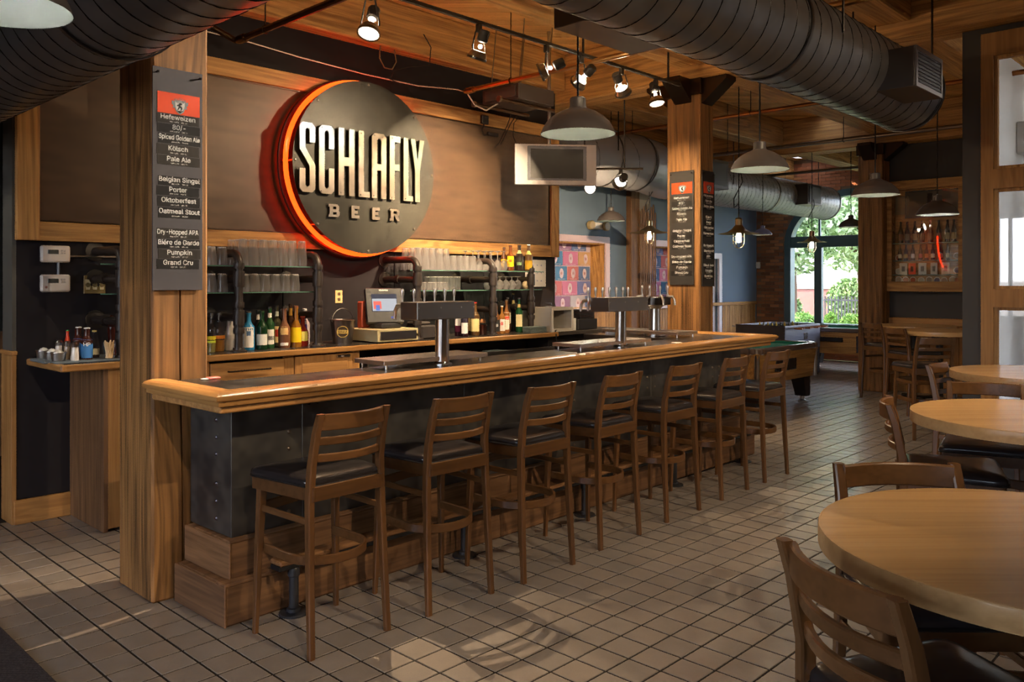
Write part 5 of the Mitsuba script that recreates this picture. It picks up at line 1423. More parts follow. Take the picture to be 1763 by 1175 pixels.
# amplifier on a hanging shelf
am = thing('amplifier', 'black amplifier box hung on two pipe rails above the woven panel', 'amplifier')
AMP = lambda m: rot2(m, 0, 6.35, 5.9)
part(am, 'case', V(box(5.98, 6.52, 5.66, 6.18, 3.50, 3.66, .008), srgb(62, 54, 52), 'satin'))
part(am, 'front_panel', V(cat([box(5.972, 5.98, 5.70, 6.14, 3.53, 3.64, .003)]), srgb(84, 74, 70), 'satin'))
for y in (5.74, 6.10):
    part(am, 'rail', V(cyl((5.80, y, 3.475), (6.6, y, 3.475), .018, 10), srgb(120, 100, 80), 'metal'))
    part(am, 'rail_cap', V(cyl((5.775, y, 3.475), (5.80, y, 3.475), .032, 12), srgb(170, 160, 140), 'metal'))
for x, y in ((6.05, 5.72), (6.05, 6.12), (6.48, 5.72), (6.48, 6.12)):
    part(am, 'strap', V(cyl((x, y, 3.66), (x + .1, y + .02, DECK if y < 6 else DECK), .006, 6), srgb(140, 134, 126), 'metal'))
part(am, 'cables', V(cat([tube([(6.45, 6.1, 3.5), (6.48, 6.25, 3.4), (6.50, 6.38, 3.25), (6.46, 6.39, 3.18)], .005, 6), tube([(6.35, 6.1, 3.5), (6.42, 6.25, 3.36), (6.44, 6.385, 3.2), (6.36, 6.385, 3.13)], .005, 6), tube([(6.5, 6.1, 3.5), (6.58, 6.3, 3.42), (6.66, 6.39, 3.3), (6.74, 6.39, 3.18)], .004, 6)]), srgb(30, 26, 26), 'matte'))
wa = thing('wall_adapter', 'black plug and power brick on the oak frame below the amplifier', 'adapter')
part(wa, 'plug', V(box(6.16, 6.26, 6.36, 6.40, 3.37, 3.46, .008), srgb(26, 24, 26), 'satin'))
part(wa, 'brick', V(box(6.28, 6.44, 6.39, 6.425, 3.26, 3.30, .008), srgb(34, 30, 30), 'satin'))
part(wa, 'lead', V(tube([(6.20, 6.37, 3.38), (6.18, 6.39, 3.30), (6.22, 6.40, 3.25), (6.29, 6.41, 3.275)], .006, 6), srgb(26, 24, 26), 'matte'))
# television on a pole
tv = thing('television', 'silver framed flat television hanging on a pole, switched off', 'television')
u_ = (956.5 - 881.5) / 1429
cxy = np.array([FWD[0] + u_ * FWD[1], FWD[1] - u_ * FWD[0]]) * 8.75
ex_ = np.array([FWD[1], -FWD[0], 0.0])
a_ = math.radians(6)
ex_ = np.array([ex_[0] * math.cos(a_) - ex_[1] * math.sin(a_), ex_[0] * math.sin(a_) + ex_[1] * math.cos(a_), 0])
nz_ = np.cross(ex_, [0, 0, 1.0])
TVM = lambda m: basis(m, ex_, [0, 0, 1], nz_, (cxy[0], cxy[1], 2.912))
w2_, h2_ = .432, .212
sil = srgb(186, 180, 178)
part(tv, 'cabinet', V(TVM(box(-w2_, w2_, -h2_, h2_, -.09, 0, .01)), srgb(110, 106, 106), 'satin'))
part(tv, 'bezel', V(TVM(ext(sg.box(-w2_, -h2_, w2_, h2_).difference(sg.box(-.30, -.168, .33, .195)), .016)), sil, 'satin', False), 'silver frame with side speakers')
part(tv, 'inner_frame', V(TVM(ext(sg.box(-.30, -.168, .33, .195).difference(sg.box(-.265, -.145, .295, .165)), .008)), srgb(96, 98, 108), 'satin', False))
part(tv, 'screen', V(TVM(box(-.27, .30, -.15, .17, .0, .004, 0)), srgb(24, 20, 20), 'satin'), 'dark screen')
part(tv, 'button_strip', V(TVM(cat([box(-.10 + .03 * k, -.088 + .03 * k, -.195, -.190, .015, .018, 0) for k in range(6)])), srgb(140, 136, 134), 'satin'))
bk2 = cxy + nz_[:2] * -.12 * 1.0
part(tv, 'pole', V(cyl((bk2[0] - ex_[0] * .05, bk2[1] - ex_[1] * .05, 2.95), (bk2[0] - ex_[0] * .05, bk2[1] - ex_[1] * .05, DECK), .02, 10), srgb(170, 165, 158), 'metal'))
part(tv, 'mount', V(TVM(box(-.15, .10, -.08, .10, -.15, -.09, .005)), srgb(50, 48, 48), 'satin'))
# ------------------------------------------------------------------ bar stools
ST = 2     # palette


def stool_parts(seed):
    q = []
    tone = lambda: None
    # back posts: foot y -.245, seat y -.20, top y -.27 (slight curve)
    for s in (-1, 1):
        P = [(s * .215, -.225, 0), (s * .208, -.205, .35), (s * .200, -.190, .70), (s * .192, -.195, .85), (s * .188, -.225, 1.0), (s * .186, -.255, 1.09)]
        P = np.array(P)
        w = [.026, .034, .040, .040, .036, .030]
        rings = []
        for (x, y, z), ww in zip(P, w):
            hx, hy = .0165, ww / 2
            c = .005
            rings.append([(x - hx, y - hy + c, z), (x - hx + c, y - hy, z), (x + hx - c, y - hy, z), (x + hx, y - hy + c, z), (x + hx, y + hy - c, z), (x + hx - c, y + hy, z), (x - hx + c, y + hy, z), (x - hx, y + hy - c, z)])
        q.append(('back_post', W(skin(np.array(rings)), ST, 2, True, 40), None))
    for s in (-1, 1):
        rings = []
        for z, h, x, y in ((0, .012, s * .232, .213), (.35, .0155, s * .222, .205), (.745, .020, s * .208, .19)):
            c = .004
            rings.append([(x - h, y - h + c, z), (x - h + c, y - h, z), (x + h - c, y - h, z), (x + h, y - h + c, z), (x + h, y + h - c, z), (x + h - c, y + h, z), (x - h + c, y + h, z), (x - h, y + h - c, z)])
        q.append(('front_leg', W(skin(np.array(rings)), ST, 2, True, 40), None))
    # seat frame: rounded trapezoid ring
    out = sg.Polygon([(-.185, -.20), (.185, -.20), (.226, .212), (-.226, .212)]).buffer(.02, join_style=1)
    fr = out.difference(out.buffer(-.024))
    q.append(('seat_frame', W(mv(ext(fr, .062), 0, 0, .695), ST, 0, True), None))
    # cushion
    oc = sg.Polygon([(-.178, -.165), (.178, -.165), (.222, .215), (-.222, .215)]).buffer(.03, join_style=1).simplify(.002)
    n = 60
    base = np.array([oc.exterior.interpolate(k / n, True).coords[0] for k in range(n)])
    cen = base.mean(0)
    rings = []
    for sc, z in ((.97, .752), (1.0, .760), (1.0, .772), (.985, .784), (.94, .793), (.80, .801), (.5, .806), (.02, .808)):
        b = cen + (base - cen) * sc
        rings.append(np.column_stack([b, np.full(n, z)]))
    q.append(('cushion', V(skin(np.array(rings)), srgb(34, 31, 32), 'gloss', 50), 'black vinyl seat pad'))
    q.append(('piping', V(tube(np.vstack([np.column_stack([base, np.full(n, .757)]), [[*base[0], .757]]]), .005, 6), srgb(20, 18, 18), 'satin'), None))
    # ladder rails, bowed backwards
    for z, h, yy, w in ((1.050, .074, -.237, .020), (.962, .036, -.213, .018), (.884, .036, -.199, .018)):
        xs = np.linspace(-.178, .178, 11)
        bow = .048 * (1 - (xs / .178) ** 2)
        P = np.column_stack([xs, yy - bow, np.full(11, z)])
        q.append(('back_rail', W(ribbon(P, None, w, h, .25), ST, 0, True, 40), None))
    # foot ring: bent loop inside the legs, open at the front
    a = np.radians(np.linspace(180, 360, 19))
    P = [(-.196, .185, .405), (-.198, .0, .405)] + [(.198 * math.cos(t), -.02 + .175 * math.sin(t), .405) for t in a] + [(.198, .0, .405), (.196, .185, .405)]
    q.append(('foot_ring', W(ribbon(P, None, .016, .045, .25), ST, 0, True, 40), 'bent wood foot ring'))
    q.append(('front_stretcher', W(ribbon([(-.20, .205, .60), (0, .205, .615), (.20, .205, .60)], None, .018, .05, .25), ST, 0, True), None))
    q.append(('side_stretcher', W(ribbon([(-.212, .19, .60), (-.203, -.18, .60)], None, .014, .03, .25), ST, 1, True), None))
    q.append(('side_stretcher', W(ribbon([(.212, .19, .60), (.203, -.18, .60)], None, .014, .03, .25), ST, 1, True), None))
    return q


SP_ = stool_parts(0)


def stool(x, y, rz, label, group=None, catg='bar stool', name='bar_stool'):
    k = thing(name, label, catg, group)
    for nm, d, lb in SP_:
        part(k, nm, d, lb, tw=at(x, y, 0, rz))
    return k


bars = [(2.245, 3.425, 1.5, 'first bar stool, nearest the camera at the left end of the bar'), (2.935, 3.41, -1.5, 'second bar stool from the near end of the bar'), (3.585, 3.38, 0.5, 'third bar stool from the near end of the bar'), (4.335, 3.43, 1.5, 'middle bar stool of the seven along the bar'), (5.13, 3.46, .5, 'third bar stool from the far end of the bar'), (5.915, 3.49, 2.0, 'second bar stool from the far end of the bar'), (6.665, 3.51, 1.0, 'farthest bar stool, at the right end of the bar beside the pool table')]
for x, y, r, l in bars:
    stool(x, y, r, 'ladder back ' + l)


def facing(x, y, dx, dy, label):
    """x, y: middle of the back rest"""
    l = math.hypot(dx, dy)
    dx, dy = dx / l, dy / l
    stool(x + dx * .235, y + dy * .235, math.degrees(math.atan2(dy, dx)) - 90, label)


facing(1.72, .70, .85, -.53, 'brown ladder back stool in the bottom right corner at the nearest table')
facing(2.79, .955, -.73, -.68, 'brown stool tucked under the far side of the nearest round table')
facing(4.29, 1.50, .34, -.94, 'brown stool seen from the side, left of the second round table')
facing(5.39, 1.36, -.95, -.30, 'brown stool tucked under the far side of the second round table')
facing(6.42, 1.92, .0, -1, 'brown stool left of the third round table')
facing(9.40, 2.85, .72, .69, 'brown ladder back stool seen from behind between the third table and the back tables')
facing(10.98, 3.80, .85, -.53, 'brown stool left of the back table near the partition')
facing(12.06, 4.50, .9, -.45, 'brown stool beside the post at the table under the display case')


def round_table(x, y, r, z, label, rz=0):
    t = thing('round_table', label, 'table')
    n = int(2 * r / .062)
    # top of glued staves
    th = .052
    for k in range(n):
        a, b = -r + k * 2 * r / n, -r + (k + 1) * 2 * r / n
        P = sg.Point(0, 0).buffer(r, 48).intersection(sg.box(-r, a, r, b))
        if P.is_empty:
            continue
        m = ext(P, th)
        _ = mv(m, 0, 0, z - th)
        part(t, 'stave', W(_, 3, 3, True, False, tone=.42 + .16 * rnd.random()), tw=at(x, y, 0, rz))
    rim = lathe([(r - .004, z - th - .001), (r + .0015, z - th + .004), (r + .0015, z - .005), (r - .004, z + .0006)], 72)
    part(t, 'rim', W(rim, 3, 3, True, 50, tone=.5), tw=at(x, y, 0, rz))
    part(t, 'column', V(mv(solid([(.05, .03), (.045, .06), (.042, z - th - .06)], 24), x, y, 0), srgb(24, 22, 22), 'satin'))
    part(t, 'top_plate', V(box(x - .22, x + .22, y - .03, y + .03, z - th - .065, z - th - .001, .004), srgb(24, 22, 22), 'satin'))
    for k in range(4):
        a = math.radians(45 + 90 * k)
        part(t, 'foot', V(basis(box(0, .30, -.035, .035, 0.0, .035, .012), [math.cos(a), math.sin(a), 0], [-math.sin(a), math.cos(a), 0], [0, 0, 1], (x, y, .001)), srgb(22, 20, 20), 'satin'))
    return t


round_table(2.347, .457, .522, 1.05, 'pale maple round table nearest the camera at the bottom right', -45)
round_table(4.536, .896, .572, 1.05, 'pale maple round table, second from the camera', -45)
round_table(6.657, 1.368, .533, 1.05, 'pale maple round table, third from the camera, against the partition window', -45)
round_table(12.62, 4.12, .55, 1.05, 'round table under the display case beside the post', -45)
round_table(11.55, 3.45, .56, 1.05, 'round table next to the partition edge, in front of the table under the display case', -45)
# ------------------------------------------------------------------ games room
def pool_table(x0, x1, y0, y1, label, zt=.83, front='y'):
    t = thing('pool_table', label, 'pool table')
    w_ = W
    lo = lambda a, b, c: box(a[0], a[1], b[0], b[1], c[0], c[1], .01)
    # tapered body
    i = .07
    v = np.array([[x0 + i, y0 + i, .36], [x1 - i, y0 + i, .36], [x1 - i, y1 - i, .36], [x0 + i, y1 - i, .36], [x0 + .02, y0 + .02, .76], [x1 - .02, y0 + .02, .76], [x1 - .02, y1 - .02, .76], [x0 + .02, y1 - .02, .76]])
    body = trimesh.convex.convex_hull(v)
    part(t, 'body', W(body, 0, 0 if front == 'y' else 1, True, False), 'wood grained body')
    part(t, 'bed', V(box(x0 + .11, x1 - .11, y0 + .11, y1 - .11, .76, .79, .004), srgb(26, 104, 84), 'matte'), 'green cloth bed')
    for a in ((x0 + .11, x1 - .11, y0 + .06, y0 + .11), (x0 + .11, x1 - .11, y1 - .11, y1 - .06), (x0 + .06, x0 + .11, y0 + .11, y1 - .11), (x1 - .11, x1 - .06, y0 + .11, y1 - .11)):
        part(t, 'cushion', V(box(*a, .77, .82, .01), srgb(30, 110, 90), 'matte'))
    for a in ((x0 + .07, x1 - .07, y0, y0 + .07), (x0 + .07, x1 - .07, y1 - .07, y1), (x0, x0 + .07, y0 + .07, y1 - .07), (x1 - .07, x1, y0 + .07, y1 - .07)):
        part(t, 'top_rail', V(box(*a, .755, zt, .015), srgb(96, 82, 78), 'gloss'), 'dark laminate rail')
    for xx, yy in ((x0, y0), (x1, y0), (x0, y1), (x1, y1)):
        sx, sy = (1 if xx == x0 else -1), (1 if yy == y0 else -1)
        P = sg.Polygon([(xx, yy + sy * .12), (xx + sx * .12, yy), (xx + sx * .15, yy), (xx + sx * .15, yy + sy * .05), (xx + sx * .05, yy + sy * .15), (xx, yy + sy * .15)])
        part(t, 'corner_cap', V(mv(ext(P, .085), 0, 0, .75), srgb(200, 196, 194), 'chrome', False), 'chrome corner')
        L = np.array([[xx + sx * .09, yy + sy * .05, .72], [xx + sx * .05, yy + sy * .09, .72]])
        part(t, 'corner_strip', V(cyl((xx + sx * .055, yy + sy * .055, .36), (xx + sx * .055, yy + sy * .055, .75), .035, 12), srgb(180, 176, 172), 'chrome'))
        leg = trimesh.convex.convex_hull(np.array([[xx + sx * (.10 + a), yy + sy * (.10 + b), z] for a, b, z in ((0, 0, .36), (.2, 0, .36), (.2, .2, .36), (0, .2, .36), (.0, .0, .08), (.15, 0, .08), (.15, .15, .08), (0, .15, .08))]))
        k = part(t, 'leg', V(leg, srgb(24, 22, 24), 'satin', False), 'black tapered leg')
        part(k, 'leveller', V(mv(solid([(.06, 0), (.06, .015), (.03, .03), (.025, .09)], 16), xx + sx * .18, yy + sy * .18, 0), srgb(170, 168, 166), 'chrome'))
    return t


p1 = pool_table(9.62, 11.42, 4.97, 6.05, 'pool table with chrome corners just beyond the right end of the bar')
part(p1, 'ball_return', V(box(10.15, 10.75, 5.0, 5.03, .50, .66, .01), srgb(20, 18, 20), 'satin'), 'black ball return opening')
p2 = pool_table(14.95, 16.2, 4.95, 7.20, 'pool table with a wood grained side under the arched window', front='x')
part(p2, 'ball_return', V(box(14.965, 15.0, 6.1, 6.75, .58, .66, .01), srgb(24, 20, 20), 'satin'), 'black slot')
k = part(p2, 'coin_box', V(box(14.95, 15.0, 5.45, 5.85, .40, .70, .008), srgb(34, 34, 44), 'satin'), 'dark coin mechanism plate')
part(k, 'coin_plate', V(box(14.94, 14.955, 5.58, 5.70, .50, .57, .006), srgb(150, 150, 160), 'chrome'))
# table football
tf = thing('football_table', 'grey sided table football game with rods of players', 'football table')
fx0, fx1, fy0, fy1 = 13.36, 14.75, 6.42, 7.35
part(tf, 'case', V(cat([box(fx0, fx1, fy0, fy0 + .03, .52, .92, .006), box(fx0, fx1, fy1 - .03, fy1, .52, .92, .006), box(fx0, fx0 + .03, fy0, fy1, .52, .92, .006), box(fx1 - .03, fx1, fy0, fy1, .52, .92, .006), box(fx0, fx1, fy0, fy1, .50, .53, .004)]), srgb(128, 134, 158), 'satin'), 'blue grey cabinet')
part(tf, 'end_panel', V(box(fx0 - .012, fx0, fy0 + .01, fy1 - .01, .53, .925, .004), srgb(44, 40, 44), 'satin'), 'dark end panel')
part(tf, 'pitch', V(box(fx0 + .03, fx1 - .03, fy0 + .03, fy1 - .03, .78, .80, 0), srgb(60, 120, 80), 'satin'))
part(tf, 'goal_hatch', V(box(fx0 + .72, fx0 + .86, fy0 - .006, fy0, .66, .78, .003), srgb(60, 46, 44), 'satin'))
for k in range(8):
    x = fx0 + .14 + k * .16
    r_ = part(tf, 'rod', V(cyl((x, fy0 - .22 if k % 2 == 0 else fy0 - .10, .88), (x, fy1 + .14, .88), .008, 8), srgb(200, 198, 196), 'chrome'))
    part(r_, 'grip', V(cyl((x, fy0 - .24 if k % 2 == 0 else fy0 - .20, .88), (x, fy0 - .10, .88), .017, 10), srgb(150, 92, 60), 'satin'))
    n_ = (1, 2, 3, 5, 5, 3, 2, 1)[k]
    for j in range(n_):
        y = (fy0 + fy1) / 2 + (j - (n_ - 1) / 2) * .16
        c_ = (196, 166, 70) if k % 2 else (40, 36, 40)
        part(r_, 'player', V(cat([box(x - .014, x + .014, y - .014, y + .014, .83, .92, .005), mv(trimesh.creation.icosphere(1, .014), x, y, .935), box(x - .02, x + .02, y - .011, y + .011, .805, .83, .003)]), srgb(*c_), 'gloss'))
for xx, yy in ((fx0 + .06, fy0 + .06), (fx1 - .06, fy0 + .06), (fx0 + .06, fy1 - .06), (fx1 - .06, fy1 - .06)):
    k = part(tf, 'leg', V(box(xx - .055, xx + .055, yy - .055, yy + .055, .03, .52, .006), srgb(70, 76, 92), 'satin'))
    part(k, 'foot', V(mv(solid([(.05, 0), (.05, .015), (.03, .04)], 14), xx, yy, 0), srgb(40, 40, 44), 'satin'))
# post and copper pipes against the blue wall
one('wall_post', W(box(12.45, 12.72, 8.95, 9.07, 0, DECK - .01, .012), 5, 2), 'dark wooden post on the blue wall between the two recesses', 'post')
one('wall_pilaster', V(box(12.74, 13.12, 8.98, 9.06, 0, DECK - .01, .01), srgb(150, 140, 132), 'satin'), 'pale pilaster behind the copper pipes', 'pilaster')
for k in range(9):
    one('copper_pipe', V(cyl((12.70 + .062 * k, 8.93, .002), (12.70 + .062 * k, 8.93, 2.98 + .05 * ((k * 5) % 4)), .014, 8), srgb(150, 116, 92), 'metal'), 'vertical copper beer line pipe in the bundle on the blue wall', 'pipe', 'copper pipes on the blue wall')
one('pipe_clamp', V(box(12.66, 13.24, 8.945, 8.975, 2.70, 2.74, .004), srgb(120, 112, 108), 'metal'), 'flat metal strap across the copper pipes', 'clamp')
em = thing('emergency_light', 'twin headed emergency light on the blue wall above the first recess', 'emergency light')
part(em, 'case', V(box(11.40, 11.72, 9.02, 9.10, 2.60, 2.72, .02), srgb(215, 210, 205), 'satin'))
for x in (11.34, 11.76):
    part(em, 'head', V(basis(solid([(.03, 0), (.075, .02), (.085, .09), (.07, .10)], 16), [1, 0, 0], [0, 0, 1], [0, -1, 0], (x, 9.06, 2.66)), srgb(150, 130, 90), 'satin'))
# label prints in the two recesses
PALC = {'red': (176, 92, 98), 'purple': (132, 92, 140), 'blue': (70, 98, 158), 'tan': (196, 152, 112), 'teal': (52, 110, 168), 'pink': (196, 108, 158), 'violet': (120, 108, 168), 'rose': (190, 96, 112), 'grey': (176, 176, 200), 'indigo': (92, 104, 176)}
ordn = ['first', 'second', 'third', 'fourth', 'fifth', 'sixth', 'seventh']


def prints(rows, x0s, wds, pitch, ztop, where):
    for r, names in enumerate(rows):
        x = x0s[r]
        for c, nm in enumerate(names):
            w = wds[r]
            zt_ = ztop - r * pitch
            zb_ = zt_ - pitch + .018
            if r == 0:
                zt_ = min(zt_, 2.345)
            x1 = min(x + w, 11.84 if where.startswith('left') else 14.60)
            xa = max(x, 9.52 if where.startswith('left') else 13.30)
            if x1 - xa > .05 and zt_ - zb_ > .03:
                k = thing('label_print', f'{nm} label print, {ordn[c]} from the left in the {ordn[r]} row of the {where}', 'print')
                part(k, 'sheet', V(box(xa, x1, 9.405, 9.42, zb_, zt_, .003), srgb(*[min(255, c * .82 + 42) for c in PALC[nm]]), 'matte'))
                cx_, cz_ = x + w / 2, (ztop - r * pitch + zb_) / 2
                if xa + .05 < cx_ < x1 - .05:
                    ov = shapely.affinity.scale(sg.Point(0, 0).buffer(1, 12), .056, .088).intersection(sg.box(-1, -1, 1, zt_ - cz_))
                    if not ov.is_empty:
                        kk = part(k, 'oval', V(wallxz(ext(ov, .002), (cx_, 9.405, cz_)), srgb(222, 208, 222), 'matte', False))
                        sm = shapely.affinity.scale(sg.Point(0, 0).buffer(1, 10), .026, .026).intersection(sg.box(-1, -1, 1, zt_ - cz_))
                        part(kk, 'oval_mark', V(wallxz(ext(sm, .003), (cx_, 9.405, cz_)), srgb(190, 150, 165), 'matte', False))
                part(k, 'text_line', V(box(xa + .05, x1 - .05, 9.4035, 9.4055, zb_ + .016, zb_ + .024, 0), srgb(225, 210, 225), 'matte'))
            x += w + .018


prints([['tan', 'pink', 'red', 'red', 'purple', 'blue'], ['blue', 'tan', 'tan', 'teal', 'pink', 'tan'], ['rose', 'teal', 'indigo', 'violet', 'teal', 'red', 'blue'], ['blue', 'pink', 'violet', 'rose', 'pink', 'indigo'], ['red', 'tan', 'pink', 'purple', 'grey', 'blue']],
       [9.22, 9.40, 9.60, 9.38, 9.60], [.40, .40, .30, .40, .40], .262, 2.47, 'left recess')
prints([['blue', 'purple', 'indigo', 'red'], ['purple', 'blue', 'rose', 'teal'], ['indigo', 'grey', 'blue', 'pink', 'violet'], ['purple', 'pink', 'teal', 'tan'], ['blue', 'indigo', 'rose', 'purple']],
       [13.0, 13.32, 13.10, 13.32, 13.0], [.38, .38, .30, .38, .38], .262, 2.46, 'right recess')
# games room paper towel and small box on the brick pier
one('sensor_box', V(box(17.43, 17.50, 9.0, 9.08, 1.98, 2.12, .008), srgb(205, 205, 200), 'satin'), 'small white sensor box in the corner by the brick pier', 'sensor')

# ------------------------------------------------------------------ display case on the dark wall
dc = thing('display_case', 'oak framed glass display case of beer bottles on the dark wall', 'display case')
CY0, CY1, CZ0, CZ1 = 3.60, 4.668, 1.53, 3.20
part(dc, 'frame', W(wall_x(13.12, sg.box(CY0, CZ0, CY1, CZ1).difference(sg.box(CY0 + .07, CZ0 + .15, CY1 - .07, CZ1 - .13)), .175), 0, 1, False, False))
part(dc, 'back', W(box(13.285, 13.298, CY0 + .02, CY1 - .02, CZ0 + .02, CZ1 - .02, 0), 0, 1))
part(dc, 'pane', M(box(13.135, 13.138, CY0 + .06, CY1 - .06, CZ0 + .14, CZ1 - .12, 0), 'glass', False))
for z in (2.262, 2.0, 1.785):
    part(dc, 'shelf', V(box(13.16, 13.285, CY0 + .07, CY1 - .07, z - .012, z, .002), srgb(90, 120, 110), 'gloss'))
ycase = lambda a: 4.765 - (1510 + a / 5.594 - 1520) * .00815
for i, a in enumerate((150, 240, 305, 380, 450, 530, 610, 690, 750)):
    bottle('display_bottle', 13.22, ycase(a), 2.263, .325, .036, (30, 16, 10), None, [(.12, .42, ((120, 96, 70), (110, 70, 50), (130, 120, 90), (150, 130, 90), (96, 80, 60))[i % 5], 60)], (26, 18, 14), f'tall dark beer bottle, {["first", "second", "third", "fourth", "fifth", "sixth", "seventh", "eighth", "ninth"][i]} from the left on the upper shelf of the display case', 'tall bottles in the display case', 'long', 12)
for i, a in enumerate((232, 292, 360, 436, 492, 553, 628, 692)):
    bottle('display_bottle', 13.22, ycase(a), 2.001, .235, .029, (34, 16, 8), None, [(.14, .40, ((200, 190, 170), (190, 160, 80), (200, 200, 205), (170, 70, 80), (210, 150, 90), (215, 205, 190), (220, 110, 80), (225, 220, 205))[i], 60)], (60, 24, 16), f'small brown beer bottle, {["first", "second", "third", "fourth", "fifth", "sixth", "seventh", "eighth"][i]} from the left on the middle shelf of the display case', 'small bottles in the display case', 'long', 12)
for a, b, c, nm in ((232, 308, (205, 200, 185), 'cream with a dark figure'), (320, 392, (228, 92, 52), 'orange'), (420, 495, (215, 220, 220), 'white with a dark mark'), (535, 600, (205, 202, 196), 'pale grey sketch'), (638, 712, (214, 190, 170), 'pinkish with a dark shape')):
    k = thing('small_card', f'small {nm} card on the low shelf of the display case', 'card')
    ya, yb = ycase(a), ycase(b)
    part(k, 'card', V(box(13.20, 13.206, yb, ya, 1.786, 1.958, 0), srgb(*c), 'matte'))
    part(k, 'print', V(box(13.197, 13.2005, yb + (ya - yb) * .3, yb + (ya - yb) * .7, 1.83, 1.91, 0), srgb(c[0] // 2, c[1] // 2, c[2] // 2), 'matte'))
for i, (a, v_) in enumerate(((130, 960), (205, 965), (278, 962), (350, 965), (430, 968), (508, 962), (582, 968), (650, 970), (728, 960), (785, 965), (165, 745), (160, 878), (780, 735), (775, 872))):
    zc_ = 1.68 + (485 - (310 + v_ / 5.594)) * .00862
    k = thing('beer_mat', f'round beer mat, {["first", "second", "third", "fourth", "fifth", "sixth", "seventh", "eighth", "ninth", "tenth"][i]} in the bottom row of the display case' if i < 10 else ('round beer mat at the left end of the small bottles in the display case', 'round beer mat at the left end of the cards in the display case', 'round beer mat at the right end of the small bottles in the display case', 'round beer mat at the right end of the cards in the display case')[i - 10], 'beer mat', 'beer mats in the display case')
    cc = ((170, 150, 130), (190, 170, 140), (180, 120, 90), (170, 90, 60), (190, 185, 170), (150, 130, 110), (90, 84, 110))[i % 7]
    y_ = min(max(ycase(a), CY0 + .125), CY1 - .125)
    part(k, 'disc', V(basis(ext(sg.Point(0, 0).buffer(.05), .004), [0, -1, 0], [0, 0, 1], [-1, 0, 0], (13.274, y_, zc_)), srgb(214, 205, 190), 'matte', False))
    part(k, 'printed_ring', V(basis(ext(sg.Point(0, 0).buffer(.038), .0055), [0, -1, 0], [0, 0, 1], [-1, 0, 0], (13.274, y_, zc_)), srgb(*cc), 'matte', False))
pc = thing('old_print', 'faded dark framed picture at the top of the display case', 'picture')
part(pc, 'frame', V(wall_x(13.262, sg.box(CY0 + .08, 2.64, CY1 - .22, 3.05).difference(sg.box(CY0 + .10, 2.66, CY1 - .24, 3.03)), .02), srgb(30, 26, 26), 'satin', False))
part(pc, 'sheet', V(box(13.27, 13.278, CY0 + .09, CY1 - .23, 2.65, 3.04, 0), srgb(92, 84, 72), 'matte'))
for (a, b, c, d, cc) in ((.25, .45, 2.70, 2.98, (120, 110, 90)), (.55, .62, 2.72, 3.0, (40, 34, 30)), (.68, .84, 2.68, 2.90, (128, 118, 96))):
    part(pc, 'printed_shape', V(box(13.2665, 13.2705, CY1 - a * 1.1, CY1 - a * 1.1 + (b - a), c, d, 0), srgb(*cc), 'matte'))

# ------------------------------------------------------------------ outside the arched window
struct('lawn', V(box(17.9, 60, -25, 45, -.2, -.02, 0), srgb(116, 124, 96), 'matte'), 'lawn outside the window')
rg = np.random.default_rng(5)


def leaves(n, cen, rad, s, cols, flat=1.0):
    d = rg.normal(size=(n, 3))
    d /= np.linalg.norm(d, axis=1, keepdims=True)
    p = np.asarray(cen) + d * np.asarray(rad) * (rg.random((n, 1)) ** .45)
    a = rg.normal(size=(n, 3))
    a /= np.linalg.norm(a, axis=1, keepdims=True)
    b = np.cross(a, rg.normal(size=(n, 3)))
    b /= np.linalg.norm(b, axis=1, keepdims=True)
    sz = s * (0.6 + .8 * rg.random((n, 1)))
    v = np.stack([p + a * sz, p + b * sz * .45, p - a * sz, p - b * sz * .45], 1).reshape(-1, 3)
    i = np.arange(n)[:, None] * 4
    f = np.vstack([i + [0, 1, 2], i + [0, 2, 3]])
    c = np.array([srgb(*cols[k]) for k in rg.integers(0, len(cols), n)])
    return trimesh.Trimesh(v, f, process=False), np.repeat(c, 4, 0)


GRN = [(120, 165, 84), (150, 190, 110), (92, 140, 66), (170, 204, 140), (104, 150, 90)]


def tree(x, y, h, r, n, label, cols=GRN, lean=0.0):
    t = thing('garden_tree', label, 'tree')
    part(t, 'trunk', V(tube([(x, y, -.05), (x + .02, y + lean * .3, h * .3), (x, y + lean, h * .55), (x, y + lean * 1.4, h * .8)], [.13, .11, .08, .04], 10), srgb(84, 66, 54), 'matte'))
    for k in range(4):
        a = k * 1.7 + x
        part(t, 'branch', V(tube([(x, y + lean * .7, h * .45), (x + .6 * math.cos(a), y + lean + r * .4 * math.sin(a), h * .6), (x + r * .6 * math.cos(a), y + lean + r * .75 * math.sin(a), h * .72)], [.05, .035, .02], 6), srgb(84, 66, 54), 'matte'))
    m, c = leaves(n, (x, y + lean, h * .72), (r, r, h * .36), .11, cols)
    part(t, 'foliage', M(m, 'leaf', False, color=c), 'green leaves', stuff=True)


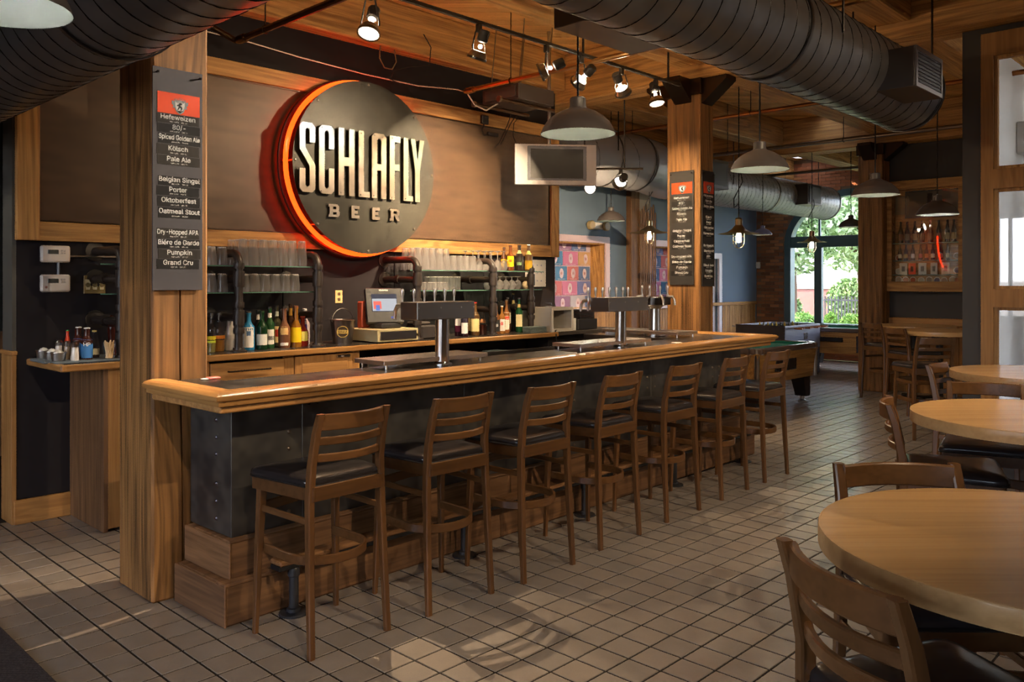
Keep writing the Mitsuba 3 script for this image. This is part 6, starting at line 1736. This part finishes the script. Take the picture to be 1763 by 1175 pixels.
LG = [(132, 158, 112), (160, 184, 142), (98, 128, 80), (182, 202, 168)]
tree(22.2, 10.45, 5.0, 1.5, 6000, 'leafy green tree with a dark trunk in the left light of the arched window', LG)
tree(26.4, 10.1, 5.4, 1.8, 6500, 'bright green tree hanging into the right light of the arched window', LG, lean=.2)
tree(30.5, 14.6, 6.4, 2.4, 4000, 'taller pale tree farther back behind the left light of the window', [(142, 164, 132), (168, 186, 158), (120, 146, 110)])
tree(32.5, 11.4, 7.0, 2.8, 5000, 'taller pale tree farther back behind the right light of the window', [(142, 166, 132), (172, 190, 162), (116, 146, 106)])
for k, (x, y, r) in enumerate(((20.3, 9.28, .42), (20.4, 8.62, .20), (20.3, 8.05, .34), (20.5, 7.2, .36), (20.4, 10.3, .42))):
    t = thing('hedge_bush', ('round clipped bush below the left light of the window', 'small clipped bush near the middle mullion', 'clipped bush below the right light of the window', 'clipped bush behind the post edge', 'clipped bush at the far left outside')[k], 'bush')
    m, c = leaves(2500, (x, y, .50), (r * .8, r, .42), .045, [(110, 150, 74), (140, 180, 96), (88, 128, 60)])
    part(t, 'foliage', M(m, 'leaf', False, color=c), stuff=True)
    part(t, 'stem', V(cyl((x, y, -.03), (x, y, .4), .04, 6), srgb(80, 64, 50), 'matte'))
fe = thing('iron_fence', 'black iron picket fence in the garden behind the right light of the window', 'fence')
for k in range(26):
    part(fe, 'picket', V(box(24.5, 24.53, 8.0 + .10 * k, 8.035 + .10 * k, 0, 1.24, .003), srgb(40, 46, 58), 'satin'))
for z in (.2, 1.10):
    part(fe, 'rail', V(box(24.49, 24.54, 7.9, 10.62, z, z + .05, .003), srgb(40, 46, 58), 'satin'))
for k, (x, y, r, h, n_) in enumerate(((27.6, 13.4, .7, .5, 'left'), (28.4, 11.2, .9, .8, 'middle'), (28.8, 9.3, 1.0, .9, 'right'))):
    t = thing('garden_shrub', f'large loose shrub beyond the iron fence, {n_} of three', 'shrub')
    m, c = leaves(5000, (x, y, h * .9 + .3), (r * .8, r, h), .09, [(132, 158, 108), (156, 180, 136), (104, 136, 84)])
    part(t, 'foliage', M(m, 'leaf', False, color=c), stuff=True)
    part(t, 'stem', V(cyl((x, y, -.05), (x, y, h * .8), .05, 6), srgb(84, 66, 54), 'matte'))
gb = thing('brick_garden_wall', 'low pinkish brick wall beyond the lawn', 'wall')
part(gb, 'wall', V(box(35.0, 35.4, 2, 34, 0, 1.35, .01), srgb(136, 92, 92), 'matte'))
part(gb, 'coping', V(box(34.95, 35.45, 2, 34, 1.35, 1.43, .01), srgb(170, 150, 146), 'matte'))
one('garden_post', V(cat([box(23.0, 23.13, 10.15, 10.28, 0, .62, .01), box(22.97, 23.16, 10.12, 10.31, .62, .70, .02)]), srgb(70, 84, 120), 'satin'), 'small blue grey post standing on the lawn', 'post')
